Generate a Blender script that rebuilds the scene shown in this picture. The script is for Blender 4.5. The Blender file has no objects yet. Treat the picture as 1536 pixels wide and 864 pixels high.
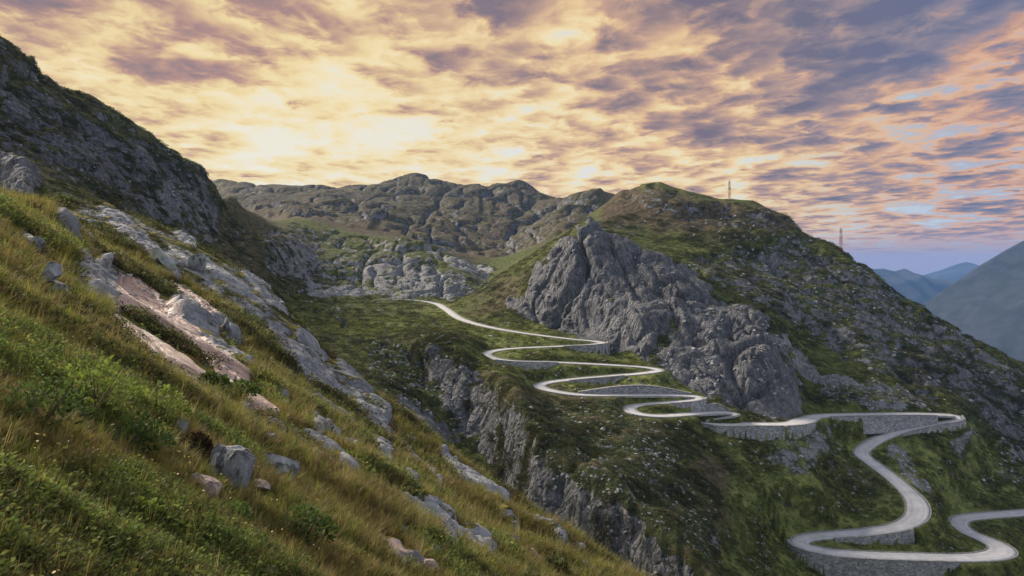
import bpy, bmesh, math, random
import numpy as np
from mathutils import Vector, Matrix
from mathutils.kdtree import KDTree

S = bpy.context.scene
COL = S.collection
rng = np.random.default_rng(7)
random.seed(7)

# ------------------------------------------------------------------ camera
F, U0, V0 = 1024.0, 768.0, 395.0          # focal length in photo pixels, principal column, eye-level row
cam_d = bpy.data.cameras.new('camera')
cam = bpy.data.objects.new('camera', cam_d)
COL.objects.link(cam)
cam.location = (0, 0, 0)
cam.rotation_euler = (math.radians(90), 0, 0)
cam_d.sensor_width = 36.0
cam_d.lens = F / 1536 * 36
cam_d.shift_y = -(432 - V0) / 1536
cam_d.clip_start = 0.1
cam_d.clip_end = 120000
S.camera = cam

# ------------------------------------------------------------------ colour helpers
def lin(r, g, b):
    f = lambda c: (c / 255) / 12.92 if c / 255 <= 0.04045 else ((c / 255 + 0.055) / 1.055) ** 2.4
    return (f(r), f(g), f(b), 1.0)

C4 = lambda v: (v, v, v, 1.0)
class NT:
    """short-hand for building node trees"""
    def __init__(s, tree):
        s.t = tree
    def n(s, typ, **kw):
        nd = s.t.nodes.new(typ)
        for k, v in kw.items():
            if k == 'ins':
                for i, x in v.items():
                    s.put(nd.inputs[i], x)
            else:
                setattr(nd, k, v)
        return nd
    def put(s, sock, x):
        if hasattr(x, 'is_output'):
            s.t.links.new(x, sock)
        else:
            sock.default_value = x
    def math(s, op, a, b=0.0, clamp=False):
        nd = s.n('ShaderNodeMath', operation=op, use_clamp=clamp)
        s.put(nd.inputs[0], a); s.put(nd.inputs[1], b)
        return nd.outputs[0]
    def sm(s, x, lo, hi, o0=0.0, o1=1.0):
        nd = s.n('ShaderNodeMapRange', interpolation_type='SMOOTHSTEP')
        s.put(nd.inputs['Value'], x)
        for k, v in (('From Min', lo), ('From Max', hi), ('To Min', o0), ('To Max', o1)):
            s.put(nd.inputs[k], v)
        return nd.outputs[0]
    def mix(s, f, a, b, blend='MIX'):
        nd = s.n('ShaderNodeMix', data_type='RGBA', blend_type=blend)
        s.put(nd.inputs[0], f); s.put(nd.inputs[6], a); s.put(nd.inputs[7], b)
        return nd.outputs[2]
    def noise(s, vec, scale, detail=4, rough=0.55, dist=0.0):
        nd = s.n('ShaderNodeTexNoise')
        if vec is not None:
            s.put(nd.inputs['Vector'], vec)
        s.put(nd.inputs['Scale'], scale); s.put(nd.inputs['Detail'], detail)
        s.put(nd.inputs['Roughness'], rough); s.put(nd.inputs['Distortion'], dist)
        return nd.outputs['Fac']
    def ramp(s, x, stops):
        nd = s.n('ShaderNodeValToRGB')
        e = nd.color_ramp.elements
        while len(e) < len(stops):
            e.new(0.5)
        for i, (p, c) in enumerate(stops):
            e[i].position = p; e[i].color = c
        s.put(nd.inputs[0], x)
        return nd.outputs[0]
    def vmath(s, op, a, b=None):
        nd = s.n('ShaderNodeVectorMath', operation=op)
        s.put(nd.inputs[0], a)
        if b is not None:
            s.put(nd.inputs[1], b)
        return nd

# ------------------------------------------------------------------ world: dusk sky with a deck of altocumulus
SUN_EL, SUN_AZ = math.radians(28.0), math.radians(-50.0)     # out of view left, apart from the glow, to model the crag
W = bpy.data.worlds.new('World')
S.world = W
W.use_nodes = True
W.node_tree.nodes.clear()
k = NT(W.node_tree)
tc = k.n('ShaderNodeTexCoord')
D = tc.outputs['Generated']
sep = k.n('ShaderNodeSeparateXYZ', ins={0: D})
up = k.math('MAXIMUM', sep.outputs[2], 0.0)
hz = k.math('ADD', up, 0.075)
px = k.math('DIVIDE', sep.outputs[0], hz)
py = k.math('DIVIDE', sep.outputs[1], hz)
P = k.n('ShaderNodeCombineXYZ', ins={0: px, 1: py, 2: 0.0}).outputs[0]
rot = k.n('ShaderNodeMapping', ins={'Vector': P, 'Rotation': (0, 0, math.radians(24)), 'Scale': (1.0, 0.85, 1.0)}).outputs[0]
GLOW_AZ = math.radians(-21)                     # where the veiled light breaks through the deck
sund = (math.sin(GLOW_AZ), math.cos(GLOW_AZ), 0.12)
dotn = k.vmath('DOT_PRODUCT', D, sund).outputs['Value']
ang = k.math('ARCCOSINE', k.math('MINIMUM', dotn, 1.0))            # radians away from the sun's place
m = k.math('DIVIDE', ang, 1.15, True)
sky_n = k.n('ShaderNodeTexSky', sky_type='NISHITA', sun_disc=False, sun_elevation=SUN_EL, sun_rotation=SUN_AZ,
            altitude=2000.0, air_density=1.0, dust_density=1.5, ozone_density=1.5)
nish = k.mix(1.0, sky_n.outputs[0], (0.10, 0.10, 0.10, 1), 'MULTIPLY')
big = k.noise(rot, 0.55, 2, 0.5, 0.2)
mid = k.noise(rot, 2.1, 4, 0.55, 0.25)
fine = k.noise(rot, 6.5, 9, 0.62, 0.35)
puff = k.n('ShaderNodeTexVoronoi', feature='F1', ins={'Vector': k.vmath('ADD', rot, k.n('ShaderNodeCombineXYZ', ins={0: k.math('MULTIPLY', fine, .35), 1: k.math('MULTIPLY', mid, .5), 2: 0.0}).outputs[0]).outputs[0],
           'Scale': 3.4, 'Detail': 1.0, 'Roughness': .5}).outputs['Distance']
dens = k.math('ADD', k.math('ADD', k.math('MULTIPLY', big, 0.36), k.math('MULTIPLY', mid, 0.36)), k.math('MULTIPLY', fine, 0.30))
dens = k.math('ADD', dens, k.math('MULTIPLY', k.math('SUBTRACT', .42, puff), 0.13))
dens = k.math('ADD', dens, k.math('MULTIPLY', k.math('SUBTRACT', m, 0.42), 0.08))
dens = k.math('ADD', dens, k.math('MULTIPLY', k.math('SUBTRACT', up, 0.19), 0.30))
cd = k.math('MULTIPLY', k.math('SUBTRACT', dens, 0.339), 4.1, True)          # 0 open sky .. 1 thick cloud
near_r = k.ramp(cd, [(0.0, lin(251, 241, 214)), (0.30, lin(246, 229, 186)), (0.48, lin(241, 218, 164)), (0.64, lin(221, 188, 148)), (0.82, lin(186, 148, 138)), (1.0, lin(152, 132, 134))])
mid_r = k.ramp(cd, [(0.0, lin(236, 234, 226)), (0.22, lin(246, 228, 180)), (0.42, lin(232, 198, 152)), (0.60, lin(198, 162, 142)), (0.80, lin(152, 132, 134)), (1.0, lin(122, 114, 130))])
far_r = k.ramp(cd, [(0.0, lin(190, 204, 222)), (0.20, lin(176, 178, 196)), (0.36, lin(224, 180, 150)), (0.50, lin(194, 154, 140)), (0.64, lin(148, 138, 152)), (0.82, lin(122, 124, 148)), (1.0, lin(104, 112, 142))])
skyc = k.mix(k.sm(m, 0.07, 0.50), near_r, mid_r)
skyc = k.mix(k.sm(m, 0.52, 0.86), skyc, far_r)
opp_r = k.ramp(cd, [(0.0, lin(232, 238, 246)), (0.35, lin(234, 229, 226)), (0.60, lin(214, 213, 218)), (0.9, lin(192, 196, 208))])
opp_r = k.mix(1.0, opp_r, C4(1.3), 'MULTIPLY')
skyc = k.mix(k.sm(ang, 1.02, 1.6), skyc, opp_r)          # high overhead and behind: unseen pale grey-blue deck, brightened to fill camera-facing rock
skyc = k.mix(k.math('MULTIPLY', k.sm(cd, 0.35, 0.0), 0.15), skyc, nish)
# blue-grey band of air low over the far valleys, away from the sun
low = k.math('MULTIPLY', k.sm(sep.outputs[2], 0.0, 0.055, 1.0, 0.0), k.sm(m, 0.35, 0.62))
skyc = k.mix(low, skyc, lin(172, 154, 168))
skyc = k.mix(k.sm(sep.outputs[2], -.002, -.03), skyc, lin(150, 150, 165))
bg = k.n('ShaderNodeBackground', ins={0: skyc, 1: 0.57})
wo = k.n('ShaderNodeOutputWorld', ins={0: bg.outputs[0]})

# ------------------------------------------------------------------ sun (soft, placed well up on the left to model the rock) and exposure
sl = bpy.data.lights.new('sun', 'SUN')
sl.energy = 4.8
sl.angle = math.radians(22)
sl.color = (1.0, 0.86, 0.70)
so = bpy.data.objects.new('sun', sl)
COL.objects.link(so)
_d = Vector((math.sin(SUN_AZ), math.cos(SUN_AZ), math.tan(SUN_EL)))
so.rotation_euler = _d.to_track_quat('Z', 'Y').to_euler()
S.view_settings.view_transform = 'Standard'
S.view_settings.look = 'None'
S.view_settings.exposure = 0.8
S.view_settings.gamma = 1.0
S.view_settings.use_curve_mapping = False
S.cycles.max_bounces = 4
S.cycles.transparent_max_bounces = 8
S.cycles.diffuse_bounces = 2
S.cycles.volume_bounces = 0
S.cycles.caustics_reflective = False
S.cycles.caustics_refractive = False

# ------------------------------------------------------------------ small helpers for objects
def tag(o, label=None, cat=None, group=None, kind=None):
    for n_, v in (('label', label), ('category', cat), ('group', group), ('kind', kind)):
        if v:
            o[n_] = v
    return o

def np_mesh(name, verts, faces, mats=(), smooth=True, attrs=None):
    """verts (n,3), faces (m,3 or 4) -> mesh, fast"""
    me = bpy.data.meshes.new(name)
    verts = np.asarray(verts, np.float32); faces = np.asarray(faces, np.int32)
    nf, kf = faces.shape
    me.vertices.add(len(verts)); me.vertices.foreach_set('co', verts.ravel())
    me.loops.add(nf * kf); me.loops.foreach_set('vertex_index', faces.ravel())
    me.polygons.add(nf)
    me.polygons.foreach_set('loop_start', np.arange(0, nf * kf, kf, dtype=np.int32))
    me.polygons.foreach_set('loop_total', np.full(nf, kf, np.int32))
    me.polygons.foreach_set('use_smooth', np.full(nf, smooth, bool))
    for an, av in (attrs or {}).items():
        at_ = me.attributes.new(an, 'FLOAT', 'POINT'); at_.data.foreach_set('value', np.asarray(av, np.float32))
    me.update(calc_edges=True)
    for m_ in mats:
        me.materials.append(m_)
    return me

def link(name, me, parent=None):
    o = bpy.data.objects.new(name, me)
    COL.objects.link(o)
    if parent:
        o.parent = parent
    return o

# ------------------------------------------------------------------ numpy noise
def _h(ix, iy, iz, seed):
    h = (ix * np.int64(374761393) + iy * np.int64(668265263) + iz * np.int64(2147483647 - 58) + np.int64(seed) * np.int64(1274126177)) & np.int64(0xFFFFFFFF)
    h = ((h ^ (h >> 13)) * np.int64(1274126177)) & np.int64(0xFFFFFFFF)
    h = ((h ^ (h >> 16)) * np.int64(2246822519)) & np.int64(0xFFFFFFFF)
    return ((h ^ (h >> 15)) & np.int64(0xFFFF)).astype(np.float32) / 32767.5 - 1.0

def vnoise(x, y, z=None, seed=0):
    """smooth value noise in -1..1"""
    z = np.zeros_like(x) if z is None else z
    fx, fy, fz = np.floor(x), np.floor(y), np.floor(z)
    ix, iy, iz = fx.astype(np.int64), fy.astype(np.int64), fz.astype(np.int64)
    tx, ty, tz = (x - fx).astype(np.float32), (y - fy).astype(np.float32), (z - fz).astype(np.float32)
    tx, ty, tz = [t * t * t * (t * (t * 6 - 15) + 10) for t in (tx, ty, tz)]
    flat = not np.any(fz) and not np.any(tz)
    def layer(o):
        a = _h(ix, iy, iz + o, seed); b = _h(ix + 1, iy, iz + o, seed)
        c = _h(ix, iy + 1, iz + o, seed); d = _h(ix + 1, iy + 1, iz + o, seed)
        ab = a + (b - a) * tx; cd = c + (d - c) * tx
        return ab + (cd - ab) * ty
    l0 = layer(0)
    if flat:
        return l0
    return l0 + (layer(1) - l0) * tz

def inpoly(u, v, poly):
    inside = np.zeros(u.shape, bool)
    n = len(poly)
    for i in range(n):
        x1, y1 = poly[i]; x2, y2 = poly[(i + 1) % n]
        if y1 == y2:
            continue
        c = ((y1 > v) != (y2 > v)) & (u < (x2 - x1) * (v - y1) / (y2 - y1) + x1)
        inside ^= c
    return inside

# ------------------------------------------------------------------ surveyed lines of the land
# every point is (photo column, photo row, distance ahead in metres); at() gives its place in the world
def at(u, v, y):
    return ((u - U0) / F * y, y, (V0 - v) / F * y)

EYE = 2.5
GX, GY = -0.66, -0.33                      # fall of the near hillside to the right and ahead

LINES = {
 'knoll': [(-250,270,52),(-100,296,48),(0,306,45),(60,306,45),(100,330,42),(130,366,40),(128,400,36),(165,432,33)],
 'near_mid': [(110,345,74),(180,375,72),(250,405,72),(350,455,70),(420,520,66),(500,600,58),(600,690,48),(700,775,42),(800,850,36),(900,930,30)],
 'near_edge': [(-250,240,118),(-60,292,108),(75,307,100),(150,309,105),(250,350,105),(330,395,105),(400,440,105),(440,478,100),(480,530,95),(520,568,92),(600,640,78),(680,696,70),(760,748,64),(850,812,56),(930,866,50),(1030,940,46),(1200,1080,40)],
 'crag_near_top': [(-250,190,128),(-80,212,138),(0,228,140),(30,236,142),(50,256,145),(57,296,150)],
 'crag_near_base': [(-250,290,124),(-60,300,122),(0,303,121),(55,304,125)],
 'lm_sky': [(-300,-200,300),(-150,-70,315),(0,48,330),(50,82,345),(100,126,365),(150,150,390),(200,181,410),(260,228,440),(300,258,470),(320,277,500),(345,292,560),(380,315,620),(412,334,680)],
 'lm_mid': [(0,150,270),(100,200,300),(200,250,340),(280,290,400)],
 'lm_base': [(-200,290,180),(60,301,186),(110,303,200),(200,332,260),(280,352,330),(340,362,390)],
 'brown_hill': [(330,372,420),(370,352,470),(420,352,520),(440,360,540)],
 'brown_foot': [(330,405,340),(380,425,360),(430,432,420),(445,440,440)],
 'meadow': [(440,492,330),(520,494,335),(600,492,335),(660,499,322)],
 'meadow2': [(430,470,370),(500,473,385),(600,470,405)],
 'meadow3': [(440,445,440),(500,446,455),(560,449,468)],
 'bank': [(440,430,470),(500,428,480),(560,438,480)],
 'mh_base': [(460,424,500),(570,442,492),(640,445,482),(700,444,474)],
 'mh_top': [(450,327,700),(520,346,680),(600,358,640),(650,368,620),(700,391,600),(742,412,570)],
 'mh_mid': [(480,380,570),(560,390,560),(640,405,540),(700,425,510)],
 'back_low': [(450,318,900),(520,318,1000),(600,325,1000),(700,345,950),(760,375,850),(790,385,700)],
 'valley': [(700,440,485),(745,420,530),(780,402,600)],
 'valley_r': [(800,380,700),(840,360,740),(870,348,720)],
 'back_mid': [(400,300,1200),(500,298,1250),(600,300,1250),(700,305,1200),(800,325,1100),(850,325,900)],
 'back_sky': [(330,268,1700),(365,279,1700),(400,282,1600),(440,283,1600),(500,280,1550),(560,278,1550),(600,273,1550),(625,266,1550),(650,274,1550),(690,275,1520),(720,270,1520),(750,268,1500),(790,275,1480),(830,294,1400),(845,299,1350),(862,291,1300),(890,287,1250),(905,292,1200),(930,296,1100)],
 'cone': [(690,452,432),(740,426,422),(790,408,402),(828,386,385)],
 'cone_face': [(700,470,392),(740,476,372)],
 'crag_base': [(765,466,372),(800,480,350),(850,499,326),(900,509,315),(950,532,296),(990,553,281),(1050,589,261),(1110,613,256),(1190,632,256),(1206,622,264)],
 'crag_left': [(768,462,374),(790,430,376),(830,385,372),(885,336,366)],
 'crag_right': [(885,336,366),(920,352,360),(960,372,352),(1020,400,340),(1080,456,318),(1130,470,298),(1152,500,288),(1174,560,276),(1202,614,268)],
 'ridge_sky': [(930,291,620),(960,279,600),(990,275,580),(1020,285,560),(1060,294,550),(1095,299,545),(1130,302,535),(1160,317,520),(1188,338,505),(1200,350,500),(1250,371,480),(1300,401,455),(1340,436,435),(1400,474,415),(1450,506,405),(1536,546,395),(1700,640,380),(1900,760,360)],
 'ridge_mid': [(905,335,500),(960,335,500),(1020,345,480),(1100,372,450),(1200,430,410),(1300,470,388),(1400,522,368),(1536,600,350)],
 'ridge_low': [(905,355,425),(960,385,405),(1040,410,385),(1110,450,352),(1170,490,330),(1195,545,312),(1212,600,290)],
 'ridge_foot': [(1220,600,288),(1260,585,300),(1320,588,303),(1400,606,298),(1450,625,302),(1536,680,300),(1700,760,290)],
 'ridge_foot2': [(1250,545,330),(1330,545,338),(1420,575,328),(1500,622,322)],
 'rim_left': [(470,505,290),(500,503,296),(560,508,294),(640,508,272)],
 'rim_slope': [(470,545,225),(530,572,212),(580,602,203),(630,628,198)],
 'cliff_crest': [(650,510,265),(690,538,250),(722,566,240),(742,600,218),(765,640,196),(800,690,176),(870,736,162),(940,783,150),(1010,833,140),(1062,872,134),(1140,935,125)],
 'gully': [(640,560,256),(665,590,244),(700,640,227),(742,700,206),(800,768,168),(880,828,155),(960,884,143),(1040,934,132)],
 'gully_near': [(640,650,150),(700,730,130),(760,800,110),(860,880,100),(960,950,95)],
 'spur1': [(800,620,222),(850,640,213),(900,650,211),(960,655,213),(1020,665,218),(1100,690,220),(1190,690,234)],
 'spur2': [(880,690,192),(940,700,190),(1000,720,192),(1080,740,200),(1150,760,208),(1230,760,213)],
 'spur3': [(960,760,166),(1030,790,170),(1100,800,188),(1160,808,204)],
 'spur4': [(1080,850,168),(1140,850,186),(1180,846,195)],
 'low_front': [(1150,900,165),(1200,900,182),(1300,935,184),(1400,935,184),(1500,890,196),(1560,860,210)],
 'inner': [(1290,640,270),(1240,650,262),(1225,675,252)],
 'right1': [(1340,668,263),(1400,690,258),(1470,700,275),(1536,705,286)],
 'right2': [(1400,740,240),(1450,748,258),(1536,748,266)],
 'right3': [(1536,800,238),(1560,830,224)],
}
# lines behind which the land falls away out of sight
BACK = {'knoll': (1.12, .02), 'near_edge': (1.18, .05), 'lm_sky': (1.2, .08), 'back_sky': (1.15, .03), 'ridge_sky': (1.15, .07),
        'crag_near_top': (1.10, .05), 'mh_top': (1.1, .012), 'brown_hill': (1.06, .01)}

# centre line of the road, lowest point first: (column, row, height relative to the eye)
ROAD = [(1700,752,-94.5),(1600,762,-93.2),(1536,769,-92.4),(1470,774,-91.6),(1443,778,-91.1),(1438,786,-90.6),(1452,798,-90),(1480,810,-89.4),(1500,820,-88.9),
 (1503,828,-88.5),(1485,834,-88.1),(1440,836.5,-87.5),(1370,835,-86.4),(1300,832.5,-85.5),(1230,826,-85),(1201,817,-84.8),(1202,809,-84.6),
 (1230,804,-84.4),(1300,798,-83.6),(1350,789,-82.4),(1375,774,-81),(1376,756,-78.8),(1345,722,-75.7),(1308,694,-72.8),(1292,681,-71.2),(1302,668,-69.8),
 (1345,648,-67.4),(1400,635,-65.4),(1430,629,-64.2),(1434,624.5,-63.4),(1405,622,-62.6),(1300,622,-60.8),(1226,624.5,-59.5),(1208,630,-58.8),(1185,636,-58.1),
 (1120,636.5,-57),(1062,635.3,-56),(1047,631,-55.4),(1060,627,-55),(1094,622.6,-54.2),(1103,620.6,-53.9),(1094,619,-53.6),(1058,619.5,-53),(975,623.3,-51.9),
 (951,619,-51.4),(944,612,-51),(953,608,-50.7),(976,605,-50.4),(1025,602,-49.8),(1046,598.8,-49.4),(1047,595.6,-49.1),(1030,593.6,-48.8),(940,592.5,-47.8),
 (865,591.7,-47),(832,587,-46.4),(813,582,-46),(808,578,-45.7),(816,575,-45.4),(850,570,-44.8),(923,563.5,-43.8),(975,558.6,-42.9),(989,555.5,-42.5),
 (978,552.5,-42.2),(923,548,-41.3),(832,543.5,-40),(762,541,-39),(738,537,-38.5),(729,531.5,-38.1),(736,527.5,-37.8),(756,524,-37.4),(838,519.5,-36.3),
 (888,517,-35.6),(904,514.5,-35.3),(892,512,-35),(855,508.5,-34.3),(771,497.5,-32.5),(720,487.5,-31),(692,478.5,-29.8),(668,463,-27.5),(652,455,-26),
 (628,451,-24.9),(605,449.5,-24.5),(570,448.5,-24.3)]

def catmull(P, step):
    P = np.asarray(P, float); out = []
    for i in range(len(P) - 1):
        p0, p1, p2, p3 = P[max(i - 1, 0)], P[i], P[i + 1], P[min(i + 2, len(P) - 1)]
        n = max(2, int(np.linalg.norm(p2 - p1) / step))
        t = np.linspace(0, 1, n, endpoint=False)[:, None]
        d1, d2 = np.linalg.norm(p1 - p0) + 1e-6, np.linalg.norm(p2 - p1) + 1e-6
        d3 = np.linalg.norm(p3 - p2) + 1e-6
        m1 = ((p1 - p0) / d1 * d2 + (p2 - p1)) / 2; m2 = ((p3 - p2) / d3 * d2 + (p2 - p1)) / 2
        out.append((2*t**3-3*t**2+1)*p1 + (t**3-2*t**2+t)*m1 + (-2*t**3+3*t**2)*p2 + (t**3-t**2)*m2)
    out.append(P[-1:])
    return np.vstack(out)

road_ctl = np.array([((u - U0) / F * (z * F / (V0 - v)), z * F / (V0 - v), z) for u, v, z in ROAD])
road = catmull(road_ctl, 0.8)
for _ in range(3):
    road[1:-1] = road[1:-1] * .5 + (road[:-2] + road[2:]) * .25
# even spacing
_s = np.r_[0, np.cumsum(np.linalg.norm(np.diff(road, axis=0), axis=1))]
_n = int(_s[-1] / 1.0)
road = np.stack([np.interp(np.linspace(0, _s[-1], _n), _s, road[:, i]) for i in range(3)], 1)
RT = np.gradient(road, axis=0); RT /= np.linalg.norm(RT[:, :2], axis=1)[:, None]
RN = np.stack([-RT[:, 1], RT[:, 0]], 1)                # left-hand normal going uphill
road_uv = np.stack([U0 + F * road[:, 0] / road[:, 1], V0 - F * road[:, 2] / road[:, 1]], 1)

# ------------------------------------------------------------------ base surface: interpolate the surveyed points
pts = []
def add_pt(u, v, y):
    pts.append(((u - U0) / F, math.log(y), (V0 - v) / F + EYE / y))
for name, L in LINES.items():
    L = np.array(L, float)
    for i in range(len(L) - 1):
        n = max(1, int(abs(L[i + 1, :2] - L[i, :2]).max() / 18))
        for t in np.linspace(0, 1, n, endpoint=False):
            p = L[i] * (1 - t) + L[i + 1] * t
            add_pt(*p)
            if name in BACK:
                r, ds = BACK[name]
                add_pt(p[0], p[1] + ds * F, p[2] * r)
    add_pt(*L[-1])
for y in (1.2, 2, 3.5, 6, 10, 16, 22):
    for u in range(-500, 2000, 90):
        a = (u - U0) / F
        q = GX * a + GY
        if u > 900 and y > 16:
            continue
        pts.append((a, math.log(y), q))
for i in range(0, len(road), 6):
    pts.append((road[i, 0] / road[i, 1], math.log(road[i, 1]), road[i, 2] / road[i, 1] + EYE / road[i, 1]))
for u in range(-500, 2100, 120):                         # beyond everything: low ground
    pts.append(((u - U0) / F, math.log(2600), -0.02 if u < 1000 else -0.3))
for u in range(1100, 2100, 60):
    for y_, s_ in ((700, -0.28), (1100, -0.35), (1700, -0.33), (2200, -0.3)):
        if u < 1180 and y_ < 1500:
            continue
        pts.append(((u - U0) / F, math.log(y_), s_))
pts = np.array(pts)
KA = 3.0
X = np.stack([pts[:, 0] * KA, pts[:, 1]], 1)
_, keep = np.unique(np.round(X, 3), axis=0, return_index=True)
X, Q = X[keep], pts[keep, 2]
def kern(d2):
    return -np.sqrt(d2 + 0.02 ** 2)
A = kern(((X[:, None] - X[None]) ** 2).sum(-1)) + 0.002 * np.eye(len(X))
n_ = len(X)
M = np.block([[A, np.ones((n_, 1))], [np.ones((1, n_)), np.zeros((1, 1))]])
w = np.linalg.solve(M, np.r_[Q, 0.0])
ca = np.linspace(-1.3, 1.3, 330); cl = np.linspace(math.log(1.2), math.log(2600), 640)
coarse = np.empty((len(cl), len(ca)))
GXa = ca * KA
for j, l in enumerate(cl):
    d2 = (GXa[:, None] - X[None, :, 0]) ** 2 + (l - X[None, :, 1]) ** 2
    coarse[j] = kern(d2) @ w[:-1] + w[-1]

# fan-shaped grid of ground points, finer where the picture needs it
A_ = np.r_[np.linspace(-1.3, -0.82, 50, endpoint=False), np.linspace(-0.82, 0.82, 740), np.linspace(0.82, 1.3, 51)[1:]]
Ls = [math.log(1.2)]
while Ls[-1] < math.log(2600):
    y = math.exp(Ls[-1])
    st = .016 if y < 12 else .009 if y < 36 else .0065 if y < 120 else .0042 if y < 190 else .0029 if y < 390 else .0044 if y < 620 else .008
    Ls.append(Ls[-1] + st)
L_ = np.array(Ls)
NA, NL = len(A_), len(L_)
print('grid', NA, NL, NA * NL * 2)
AA, LL = np.meshgrid(A_, L_)
fi = (AA - ca[0]) / (ca[1] - ca[0]); fj = (LL - cl[0]) / (cl[1] - cl[0])
i0 = np.clip(fi.astype(int), 0, len(ca) - 2); j0 = np.clip(fj.astype(int), 0, len(cl) - 2)
ti, tj = np.clip(fi - i0, 0, 1), np.clip(fj - j0, 0, 1)
q = (coarse[j0, i0] * (1 - ti) + coarse[j0, i0 + 1] * ti) * (1 - tj) + (coarse[j0 + 1, i0] * (1 - ti) + coarse[j0 + 1, i0 + 1] * ti) * tj
GYy = np.exp(LL); GXx = AA * GYy; GZz = (q - EYE / GYy) * GYy
U = U0 + F * AA; V = V0 - F * GZz / GYy

# ------------------------------------------------------------------ what the ground is made of (rock, heather, lush grass ...) and the sky glow painted on slabs
R1, R2 = vnoise(U / 16, V / 12, LL * 9, 11), vnoise(U / 5, V / 4, LL * 30, 12)
UJ, VJ = U + 9 * R1 + 4 * R2, V + 7 * np.roll(R1, 17, 1) + 3 * R2
def area(poly, y0, y1):
    return inpoly(UJ, VJ, poly) & (GYy > y0) & (GYy < y1)
rock = np.zeros_like(U); pale = np.zeros_like(U); brown = np.zeros_like(U); dark = np.zeros_like(U); pink = np.zeros_like(U); lush = np.zeros_like(U)
ROCKS = [  # polygon, nearest, farthest, rock, pale
 ([(885,325),(830,378),(762,466),(800,482),(850,502),(900,514),(960,537),(1000,560),(1040,588),(1110,614),(1210,640),(1200,590),(1170,530),(1145,470),(1080,450),(1020,392),(950,350)], 240, 400, 1.0, .04),
 ([(1008,470),(1018,466),(1020,495),(990,548),(972,540),(996,500)], 240, 400, .55, .2),
 ([(1010,395),(1080,380),(1190,352),(1300,405),(1420,490),(1560,570),(1560,660),(1440,590),(1310,560),(1215,500),(1110,440)], 300, 540, .69, .30),
 ([(1150,505),(1180,500),(1235,560),(1290,580),(1270,590),(1215,575)], 270, 420, .95, .8),
 ([(1230,575),(1400,585),(1420,612),(1240,612)], 280, 340, .72, .45),
 ([(1460,600),(1560,650),(1560,720),(1500,680)], 270, 360, .7, .3),
 ([(930,270),(1190,330),(1190,352),(1050,340),(940,300)], 400, 700, .55, .15),
 ([(0,120),(90,140),(150,190),(250,235),(310,280),(330,330),(240,320),(150,290),(60,250),(0,235)], 170, 700, .66, .06),
 ([(0,40),(60,85),(150,150),(300,255),(310,275),(150,180),(0,120)], 170, 700, .42, .2),
 ([(230,280),(300,290),(330,350),(410,345),(300,365),(200,330)], 170, 700, .66, .5),
 ([(60,290),(240,310),(330,360),(200,340),(90,306)], 170, 500, .5, .4),
 ([(-260,180),(0,228),(58,250),(60,303),(0,304),(-260,300)], 110, 160, .85, .2),
 ([(450,340),(520,350),(650,370),(700,390),(745,410),(735,432),(700,446),(640,448),(570,446),(480,430),(440,390)], 440, 720, .60, .6),
 ([(540,400),(620,395),(700,420),(700,446),(640,448),(570,446)], 440, 720, .85, .5),
 ([(620,360),(700,385),(745,408),(735,425),(690,405)], 440, 720, .85, .9),
 ([(395,340),(470,340),(470,430),(395,400)], 380, 720, .62, .5),
 ([(440,428),(545,426),(590,442),(440,442)], 430, 500, 1.0, .9),
 ([(440,450),(520,460),(520,490),(470,470)], 330, 450, .58, .6),
 ([(300,255),(900,262),(900,380),(700,400),(640,360),(440,320),(360,320)], 780, 2600, .56, .12),
 ([(645,506),(690,535),(722,560),(745,595),(770,640),(805,690),(872,732),(945,780),(1012,830),(1070,880),(1010,900),(900,850),(800,770),(735,700),(690,640),(655,590),(640,545)], 100, 280, .70, .25),
 ([(560,585),(620,600),(690,630),(690,680),(640,660),(580,620)], 150, 230, .78, .15),
 ([(655,560),(690,590),(720,640),(700,660),(680,620),(645,580)], 140, 280, .95, .85),
 ([(540,520),(640,515),(650,560),(680,600),(560,580)], 190, 300, .50, .6),
 ([(750,600),(960,600),(1080,760),(1080,840),(960,790),(800,690)], 130, 245, .40, .6),
 ([(1150,650),(1235,640),(1245,680),(1210,720),(1150,690)], 200, 270, .60, .7),
 ([(1230,650),(1290,700),(1340,760),(1280,745),(1225,690)], 200, 280, .5, .4),
 ([(940,660),(1000,670),(1060,740),(1040,770),(980,720)], 160, 245, .52, .7),
 ([(1325,665),(1350,665),(1400,735),(1390,745),(1350,720)], 225, 275, .85, .8),
 ([(1410,665),(1470,665),(1480,690),(1430,690)], 240, 290, .75, .75),
 ([(1490,690),(1560,720),(1560,740),(1500,715)], 230, 300, .62, .7),
 ([(770,530),(900,540),(1000,560),(1050,600),(1000,640),(900,600),(800,570)], 225, 320, .34, .5),
 # near hillside
 ([(75,305),(150,307),(250,348),(330,393),(430,470),(520,570),(560,610),(500,610),(430,560),(350,470),(240,400),(150,350)], 55, 130, .70, .5),
 ([(380,490),(410,488),(480,545),(500,600),(450,570)], 55, 130, .85, .1),
 ([(110,380),(150,395),(200,430),(250,470),(230,480),(150,450),(100,420)], 20, 80, .7, .6),
 ([(205,420),(250,425),(330,480),(370,530),(350,545),(290,500)], 20, 80, .62, .35),
 ([(255,420),(290,440),(345,490),(350,505),(300,475)], 20, 90, .8, .75),
 ([(660,688),(690,700),(740,740),(760,762),(730,755),(680,720)], 30, 90, .9, .8),
 ([(610,745),(640,760),(700,800),(735,838),(715,840),(650,790)], 20, 70, .9, .75),
 ([(460,640),(520,690),(600,760),(560,740),(490,690)], 20, 70, .62, .5),
 ([(520,640),(560,660),(600,720),(570,710)], 30, 90, .6, .4),
 ([(560,800),(600,820),(660,860),(640,866),(590,850)], 10, 50, .85, .5),
 ([(740,740),(860,820),(930,880),(860,850),(780,790)], 30, 80, .42, .7),
]
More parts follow.
